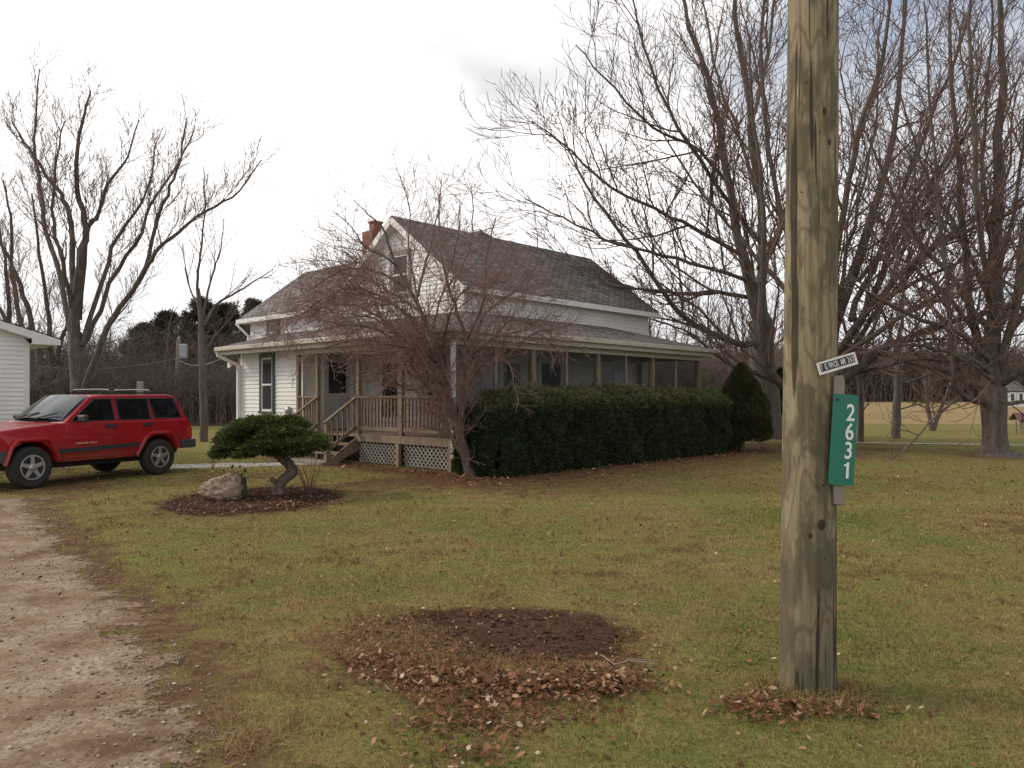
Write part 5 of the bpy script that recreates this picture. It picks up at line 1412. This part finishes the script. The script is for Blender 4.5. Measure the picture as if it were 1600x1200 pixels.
# aerial mast beyond the porch
mst = empty('radio_mast', (*at(1090, 620, 75)[:2], 0)); tag(mst, 'faint lattice mast rising behind the right end of the house', 'mast')
mb = MB(); zt = EYE+(HZ-385)/F*75
for k in range(3):
    a = 2*math.pi*k/3; mb.bar((.28*math.cos(a),.28*math.sin(a),0),(.22*math.cos(a),.22*math.sin(a),zt),.04,.04)
for q in range(int(zt/.6)):
    for k in range(3):
        a = 2*math.pi*k/3; b2 = 2*math.pi*(k+1)/3
        mb.bar((.27*math.cos(a),.27*math.sin(a),q*.6),(.27*math.cos(b2),.27*math.sin(b2),q*.6+.6),.022,.022)
mb.build('tower', m_gray, mst)
# far white house
fh = empty('far_house', (*at(1588, 620, 120)[:2], 0), R(10)); fh.scale = (.8,.8,1.0); tag(fh, 'small white house far off beyond the field at the right edge', 'house')
mb = MB(); mb.box(-2.2,2.2,0,5,0,2.6); mb.build('wall', m_white, fh)
mb = MB(); mb.slab([(-2.5,-.3,2.5),(2.5,-.3,2.5),(2.5,2.5,4.2),(-2.5,2.5,4.2)], .15); mb.slab([(-2.5,5.3,2.5),(2.5,5.3,2.5),(2.5,2.5,4.2),(-2.5,2.5,4.2)], .15); mb.build('roof', m_shingle, fh)
for x in (-1.2, .7): mb = MB(); mb.box(x,x+.7,-.04,-.01,1,2.1); mb.build('window', m_glass, fh)
# roofed feeder at the right edge
fd = empty('bird_feeder', (*at(1606, 683, 33)[:2], 0), R(-10)); tag(fd, 'small dark red roofed feeder on thin legs at the right edge', 'feeder')
m_maroon = M('maroon_roof', [(.12,.05,.05),(.17,.075,.075)], 5, .7)
mb = MB(); mb.slab([(-.55,-.4,.62),(.55,-.4,.62),(.55,.05,.92),(-.55,.05,.92)], .03); mb.slab([(-.55,.5,.62),(.55,.5,.62),(.55,.05,.92),(-.55,.05,.92)], .03); mb.build('roof', m_maroon, fd)
mb = MB(); mb.box(-.4,.4,-.2,.3,.48,.62); mb.build('tray', m_woodg, fd)
for x in (-.35,.35):
    for y in (-.15,.25): mb = MB(); mb.bar((x,y,0),(x,y,.5),.04,.04); mb.build('leg', m_woodg, fd)

# ------------------------------------------------------------------ rock, stump, dry plants
def rock():
    Y = 12.0; b = at(346, 783, Y)
    bm = bmesh.new(); bmesh.ops.create_icosphere(bm, subdivisions=5, radius=1)
    for v in bm.verts:
        p = v.co.copy()
        k = 1 + .20*mnoise.noise(p*1.3+Vector((4,1,2))) + .13*mnoise.noise(p*3.1) + .09*mnoise.noise(p*7) + .05*mnoise.noise(p*15) - .10*max(0, mnoise.noise(p*5+Vector((2,2,2))))
        x, y, z = p*k
        z = z*(.30 if z > 0 else .12)*(1 + .25*x); x *= .355; y *= .27
        v.co = (x, y, max(-.03, z+.10))
    me = bpy.data.meshes.new('rock'); bm.to_mesh(me); bm.free()
    m = M('rock_stone', [(.10,.064,.044),(.27,.195,.135),(.46,.375,.285)], 11, .92, 1.6, detail=10, nr=.8, bscale=24)
    o = finish('rock', me, m, smooth=True); o.location = (b[0], b[1], 0); o.scale = (.92,.92,.95); o.rotation_euler = (0, R(6), R(-8)); tag(o, 'pale pitted boulder in the mulch bed left of the clipped juniper', 'rock')
rock()
Yst = 12.25; b = at(371, 772, Yst)
st = empty('tree_stump', (b[0], b[1], 0)); tag(st, 'dark mossy stump pressed against the right side of the boulder', 'stump')
mb = MB(); mb.lathe([(.17,-.02),(.155,.10),(.15,.22),(.145,.30),(.10,.315),(.02,.31)], 22, lambda x, y, h: (x*(1+.18*lump(x*5,y*5,h*3)), y*(1+.18*lump(x*5,y*5,h*3+4)), h)); mb.build('wood', M('stump_bark', [(.04,.033,.02),(.085,.07,.045)], 14, .95, .9, stretch=(1,1,.3)), st, smooth=True)
def dry_plant(name, px, py, n, hgt, spread, label, m, seed, heads=True, r=.004):
    rng = np.random.default_rng(seed); g = gp(px, py); mb = MB(); hd = MB()
    for k in range(n):
        a = rng.uniform(0, 6.28); q = spread*math.sqrt(rng.random()); h = hgt*rng.uniform(.55, 1.1)
        x0, y0 = .10*q*math.cos(a), .10*q*math.sin(a)
        tip_ = (x0+q*math.cos(a), y0+q*math.sin(a)*.6, h)
        mb.tube([(x0,y0,-.01),(x0+.35*q*math.cos(a),y0+.2*q*math.sin(a),h*.5),tip_], [r,r*.8,r*.5], 4)
        if heads and rng.random() < .6: hd.lathe([(.003,-.02),(.018,-.005),(.02,.012),(.004,.024)], 7, lambda x, y, hh: (tip_[0]+x, tip_[1]+y, tip_[2]+hh))
    e = empty(name, (g[0], g[1], 0)); tag(e, label, 'dry plant')
    mb.build('stems', m, e)
    if heads and hd.v: hd.build('seed_heads', M('seed_head', [(.04,.028,.02),(.07,.05,.035)], 9, .9), e)
m_dry = M('dry_stem', [(.12,.075,.05),(.19,.13,.085)], 3, .9)
dry_plant('dry_plant', 366, 768, 16, .42, .22, 'dead seed head stems rising behind the boulder', m_dry, 1, r=.006)
dry_plant('dry_plant', 485, 772, 20, .66, .45, 'bare twiggy little shrub right of the juniper trunk', M('dry_stem_red', [(.10,.05,.038),(.16,.085,.065)], 3, .9), 2, heads=False, r=.0045)
dry_plant('dry_plant', 332, 733, 9, .30, .12, 'small dark dead plant beside the walkway near the car', m_dry, 3)
dry_plant('dry_plant', 524, 728, 14, .34, .25, 'low withered plant at the foot of the porch steps', m_dry, 4)

# fallen forked stick on the bare bed
g = gp(965, 1047)
fb = empty('fallen_branch', (g[0], g[1], 0)); tag(fb, 'forked pale stick lying on the bare soil bed', 'stick')
mb = MB(); mb.tube([(-.12,-.06,.03),(-.02,-.01,.035),(.10,.05,.045),(.26,.07,.03)], [.005,.006,.005,.003], 6); mb.tube([(-.02,-.01,.036),(-.07,.09,.05),(-.085,.15,.04)], [.005,.004,.0025], 6); mb.tube([(.08,.04,.04),(.17,-.01,.05),(.25,-.02,.03)], [.004,.003,.002], 6); mb.build('stick', M('pale_stick', [(.22,.165,.12),(.30,.23,.17)], 12, .9), fb)

# ------------------------------------------------------------------ grass, leaves, stones (uncountable)
def blades():
    rng = np.random.default_rng(5); out = []
    def field_pts(y0, y1, dens):
        a = (y1-y0)*1.5*(y0+y1)/2; n = int(a*dens)
        y = np.sqrt(rng.uniform(y0*y0, y1*y1, n)); x = rng.uniform(-.75, .75, n)*y
        return x, y
    for y0, y1, dn, hh, ww in ((2.7,4.6,7000,.026,.0022),(4.6,7,4300,.027,.0030),(7,11,1900,.029,.0044),(11,17,560,.032,.007),(17,26,140,.036,.011)):
        x, y = field_pts(y0, y1, dn)
        nsm = vnoise(x, y, 3.1, 1.0); nb_ = vnoise(x, y, .6, 2.0); nf = vnoise(x, y, 9.0, 4.0)
        keep = np.ones(len(x), bool)
        d = x - drive_edge(y)
        keep &= (y > 12.4) | (d + nsm*.22 + nf*.10 > rng.random(len(x))**2*.75-.38)
        for b in (BED1, BED2):
            q = bed_d(b, x, y)+nsm*.22
            keep &= rng.random(len(x)) < np.clip((q-(.62 if b is BED1 else .50))*(2.2 if b is BED1 else 1.15), .03, 1)
        s = soil_amount(x, y)
        keep &= rng.random(len(x)) > np.clip(s*.75+nf*.5, 0, .93)*(s > .05)
        u, v = w2h(x, y); keep &= ~((u > -.2) & (v > -1.5) & (u < 11)) & ~((u > -1.0) & (v > -.1) & (v < 12) & (u < 0) )
        keep &= np.hypot(x-PX, y-PY) > .15
        x, y, nsm, nb_, s, nf = x[keep], y[keep], nsm[keep], nb_[keep], s[keep], nf[keep]
        n = len(x)
        # straw to green number: 0 dark green .. 1 straw
        t = .54 + .60*nsm + .85*nb_ + .45*nf + .12*np.clip((y-9)/6, 0, 1) + np.where(rng.random(n) < .16, rng.uniform(.1, .5, n), 0) + rng.normal(0, .17, n) + s*.40
        out.append((x, y, hh*rng.uniform(.5, 1.35, n)*(1-.35*s)*np.clip(1+.9*nsm+.6*nf, .35, 1.8), ww*rng.uniform(.7, 1.3, n), np.clip(t, 0, 1)))
    # tufts round the pole and on the bed
    def tuft(cx0, cy0, rad, n, h, w, tt, lean=1.0):
        a = rng.uniform(0, 6.28, n); r = rad*np.sqrt(rng.random(n)); out.append((cx0+r*np.cos(a), cy0+r*np.sin(a), h*rng.uniform(.4, 1.2, n), np.full(n, w), np.clip(rng.normal(tt, .10, n), 0, 1), np.full(n, lean)))
    n = 1100; a = rng.uniform(-3.6, .5, n); r = rng.uniform(.150, .30, n); out.append((PX+r*np.cos(a), PY+r*np.sin(a), .10*rng.uniform(.4, 1.2, n), np.full(n, .0026), np.clip(rng.normal(.7, .25, n), 0, 1)))
    for px, py, rad, n, h in ((390,1165,.14,260,.12),(360,1125,.10,120,.08),(600,958,.22,420,.06),(600,1000,.35,1500,.035),(700,1040,.4,1600,.04),(860,1060,.35,1100,.04),(780,1110,.25,700,.04),(950,1060,.2,500,.04),(540,980,.25,420,.05),(1010,1010,.22,260,.05),(730,1055,.5,900,.05),(620,1030,.35,700,.06),(610,985,.3,600,.05),(1300,1100,.20,320,.09),(850,1050,.35,420,.05),(740,1120,.2,300,.08)):
        g_ = gp(px, py); tuft(g_[0], g_[1], rad, n, h, .0024, .84)
    for px, py, rad, n in ((640,1030,.42,200),(740,1070,.42,260),(850,1075,.38,200),(600,985,.3,120),(950,1070,.2,70),(760,1120,.2,90),(1260,1100,.26,110),(390,1160,.2,60),(800,970,.5,60)):
        g_ = gp(px, py); tuft(g_[0], g_[1], rad, n, .045, .0030, .73, 3.6)
    for px, py, rad, n in ((620,1010,.45,3200),(720,1060,.42,3000),(860,1070,.36,2000),(560,1000,.3,1300),(960,1060,.25,900),(780,1120,.26,1300)):
        g_ = gp(px, py); tuft(g_[0], g_[1], rad, n, .030, .0030, .86, 1.5)
    LN = np.concatenate([o[5] if len(o) > 5 else np.ones(len(o[0])) for o in out])
    X, Y_, H, W, Tt = [np.concatenate([o[k] for o in out]) for k in range(5)]
    n = len(X); a = rng.uniform(0, 2*np.pi, n); ln = rng.uniform(.5, 2.0, n)*LN
    dx, dy = np.cos(a), np.sin(a); b2 = rng.uniform(0, 2*np.pi, n); wx, wy = np.cos(b2)*W/2, np.sin(b2)*W/2
    z0 = np.full(n, -.004)
    A = np.stack([X-wx, Y_-wy, z0], -1); B = np.stack([X+wx, Y_+wy, z0], -1)
    m1 = np.stack([X+dx*H*ln*.35, Y_+dy*H*ln*.35, H*np.clip(.72-.2*ln, .3, .7)], -1)
    Cc = m1+np.stack([wx*.8, wy*.8, 0*wx], -1); Dd = m1-np.stack([wx*.8, wy*.8, 0*wx], -1)
    E = np.stack([X+dx*H*ln, Y_+dy*H*ln, H*np.clip(1.05-.38*ln, .22, 1)], -1)
    V = np.stack([A, B, Cc, Dd, E], 1).reshape(-1, 3)
    i = np.arange(n)[:, None]*5
    m = tint_mat('grass_blades', [(0,(.055,.088,.016)),(.30,(.140,.158,.034)),(.52,(.265,.208,.072)),(.72,(.40,.300,.130)),(.87,(.28,.168,.078)),(1,(.145,.076,.040))], .75, spec=.08)
    o = np_mesh('grass', V, [i+np.array([[0,1,2,3]]), i+np.array([[3,2,4]])], m, attr=np.repeat(Tt, 5))
    tag(o, 'short mown winter grass, green mixed with straw', 'grass', kind='stuff')
    print('blades', n)
blades()

def leaves():
    rng = np.random.default_rng(8); P = []
    def ring(b, r0, r1, n, a0=0, a1=6.28, sz=.055, lift=.02):
        a = rng.uniform(a0, a1, n); r = np.sqrt(rng.uniform(r0*r0, r1*r1, n))
        P.extend([(b[0]+b[2]*q*math.cos(w), b[1]+b[3]*q*math.sin(w), rng.uniform(.006, lift), sz*rng.uniform(.55, 1.25)) for q, w in zip(r, a)])
    def drift(cx, cy, sx, sy, n, sz, lift):
        for _ in range(n): P.append((rng.normal(cx, sx), rng.normal(cy, sy), rng.uniform(.006, max(.012, lift)), sz*.78*rng.uniform(.3, 1.15)))
    def pxd(px, py, sx, sy, n, sz, lift):
        g_ = gp(px, py); n = int(n*1.9); drift(g_[0], g_[1], sx*1.1, sy*1.15, n, sz, lift); drift(g_[0], g_[1], sx*2.0, sy*2.2, n//4, sz*.8, lift*.6)
    for q in (( 640,1045,.20,.14,170,.048,.04),(700,1075,.24,.12,230,.052,.05),(790,1085,.22,.12,240,.054,.05),(870,1075,.18,.10,200,.054,.05),(950,1075,.13,.10,190,.052,.06),
              (720,1120,.14,.10,110,.054,.03),(800,1130,.20,.10,90,.05,.02),(740,1180,.10,.07,70,.05,.03),(580,985,.22,.2,90,.04,.02),(560,1040,.12,.1,70,.05,.03),(990,1040,.14,.2,60,.045,.02),(680,955,.3,.10,70,.04,.02),(820,1010,.35,.3,90,.026,.012),(1000,980,.3,.4,60,.04,.02)):
        pxd(*q)
    for q in ((1170,1100,.10,.07,70,.054,.05),(1195,1120,.09,.06,50,.058,.04),(1240,1115,.10,.04,36,.056,.04),(1310,1110,.10,.06,36,.05,.03),(1350,1120,.06,.05,22,.05,.03),(1250,1110,.35,.3,50,.04,.02)): pxd(*q)
    ring(BED1, .2, 1.05, 130, 0, 6.28, .05); drift(-3.15, 11.1, .30, .22, 190, .075, .06); drift(-4.6, 11.0, .5, .3, 50, .05, .02)
    for _ in range(7500):
        y = math.sqrt(rng.uniform(3.0**2, 17**2)); x = rng.uniform(-.72, .72)*y
        if x < drive_edge(y)-.3 and y < 12.5 and rng.random() < .8: continue
        if mnoise.noise(Vector((x*.9, y*.9, 2.2)))+.5*mnoise.noise(Vector((x*3.1, y*3.1, 7))) < rng.uniform(-.5, .35): continue
        P.append((x, y, rng.uniform(.008, .025), rng.uniform(.012, .042)*(1+.02*y)))
    for _ in range(1300):
        u, v = rng.uniform(-1.5, 12), -1.4-abs(rng.normal(0, .7)); w = h2w(u, v)
        P.append((w[0], w[1], rng.uniform(.005, .03), rng.uniform(.03, .07)))
    for _ in range(260):
        u, v = -.5-abs(rng.normal(0, .4)), rng.uniform(-1.5, 3.4); w = h2w(u, v); P.append((w[0], w[1], rng.uniform(.005, .03), rng.uniform(.03, .07)))
    P = np.array(P); n = len(P)
    tpl = np.array([(-.5,0,0),(-.22,.30,.10),(.02,.24,.04),(.14,.42,.16),(.30,.16,.05),(.55,.02,.14),(.30,-.18,.08),(.12,-.40,.18),(.0,-.22,.03),(-.25,-.30,.12)])
    k = len(tpl)
    a = rng.uniform(0, 6.28, n); c_, s_ = np.cos(a), np.sin(a)
    L = tpl[None]*P[:, 3][:, None, None]; L = L*rng.uniform(.7, 1.2, (n, 1, 3)); L[:, :, 2] *= rng.uniform(-.5, 2.2, (n, 1))
    tl = rng.normal(0, .36, (n, 2))
    zz = L[:, :, 2]+L[:, :, 0]*tl[:, :1]+L[:, :, 1]*tl[:, 1:]
    zz -= np.minimum(0, zz.min(1, keepdims=True))*.9
    V = np.stack([L[:, :, 0]*c_[:, None]-L[:, :, 1]*s_[:, None]+P[:, :1], L[:, :, 0]*s_[:, None]+L[:, :, 1]*c_[:, None]+P[:, 1:2], zz+P[:, 2:3]], -1)
    cen = V.mean(1, keepdims=True)*np.array((1,1,1.0)); V = np.concatenate([V, cen], 1)
    i = np.arange(n)[:, None, None]*(k+1)
    tri = np.array([[j, (j+1) % k, k] for j in range(k)])[None]
    Ft = (i+tri).reshape(-1, 3)
    tint = np.repeat(rng.random(n), k+1)
    m = tint_mat('dead_leaves', [(0,(.070,.030,.017)),(.5,(.155,.068,.034)),(.85,(.26,.130,.068)),(.96,(.40,.26,.155)),(1,(.52,.42,.33))], .75, spec=.12)
    o = np_mesh('fallen_leaves', V.reshape(-1, 3), [Ft], m, attr=tint); tag(o, 'dead brown leaves scattered on lawn and beds', 'leaves', kind='stuff')
leaves()

def bits():
    rng = np.random.default_rng(12)
    # gravel
    n = 26000; y = np.sqrt(rng.uniform(2.7**2, 11.5**2, n)); x = rng.uniform(-.8, .2, n)*y
    d = drive_edge(y)-x; keep = (d > -.12) & (rng.random(n) < np.clip(.25+1.3*(vnoise(x, y, 1.3, 5.0)+.25), .06, 1))
    x, y = x[keep], y[keep]; n = len(x)
    s = np.clip(rng.lognormal(-5.3, .45, n), .0025, .016)*(1+.03*y)
    o6 = np.array([(1,0,0),(0,1,0),(-1,0,0),(0,-1,0),(0,0,.75),(0,0,-.5)])
    V = o6[None]*s[:, None, None]*rng.uniform(.6, 1.3, (n, 6, 3)); a = rng.uniform(0, 6.28, n); c_, s_ = np.cos(a)[:, None], np.sin(a)[:, None]
    V = np.stack([V[:, :, 0]*c_-V[:, :, 1]*s_+x[:, None], V[:, :, 0]*s_+V[:, :, 1]*c_+y[:, None], V[:, :, 2]+.004+s[:, None]*.25], -1)
    f = np.array([(0,1,4),(1,2,4),(2,3,4),(3,0,4),(1,0,5),(2,1,5),(3,2,5),(0,3,5)])
    Ft = (np.arange(n)[:, None, None]*6+f[None]).reshape(-1, 3)
    m = tint_mat('gravel_stones', [(0,(.13,.092,.062)),(.5,(.28,.22,.165)),(.9,(.43,.37,.30)),(1,(.55,.50,.44))], .9, spec=.08)
    o = np_mesh('gravel', V.reshape(-1, 3), [Ft], m, attr=np.repeat(rng.random(n), 6)); tag(o, 'loose gravel stones strewn over the driveway', 'gravel', kind='stuff')
    # mulch chips
    P = []
    for b, k in (((BED2[0]+.12, BED2[1]+.22, .78, .52), 260), (BED1, 900)):
        a = rng.uniform(0, 6.28, k); r = np.sqrt(rng.random(k))*.95; P.append(np.stack([b[0]+b[2]*r*np.cos(a), b[1]+b[3]*r*np.sin(a)], -1))
    P = np.concatenate(P); n = len(P); ln = rng.uniform(.004, .022, n)*np.where(P[:, 1] > 8, 1.6, 1); w = ln*rng.uniform(.15, .4, n); a = rng.uniform(0, 6.28, n); h = rng.uniform(.003, .012, n)
    cube = np.array([(-1,-1,0),(1,-1,0),(1,1,0),(-1,1,0),(-1,-1,1),(1,-1,1),(1,1,1),(-1,1,1)], float)
    V = cube[None]*np.stack([ln, w, h], -1)[:, None]; tl = rng.normal(0, .25, n)
    z = V[:, :, 2]+V[:, :, 0]*tl[:, None]; c_, s_ = np.cos(a)[:, None], np.sin(a)[:, None]
    V = np.stack([V[:, :, 0]*c_-V[:, :, 1]*s_+P[:, :1], V[:, :, 0]*s_+V[:, :, 1]*c_+P[:, 1:], z+.006], -1)
    f = np.array([(4,5,6,7),(0,1,5,4),(1,2,6,5),(2,3,7,6),(3,0,4,7)]); Fq = (np.arange(n)[:, None, None]*8+f[None]).reshape(-1, 4)
    m = tint_mat('mulch_chips', [(0,(.025,.015,.011)),(.6,(.07,.040,.029)),(.93,(.14,.085,.06)),(1,(.34,.28,.23))], .9, spec=.05)
    o = np_mesh('mulch', V.reshape(-1, 3), [Fq], m, attr=np.repeat(rng.random(n), 8)); tag(o, 'dark bark chips lying in both garden beds', 'mulch', kind='stuff')
bits()
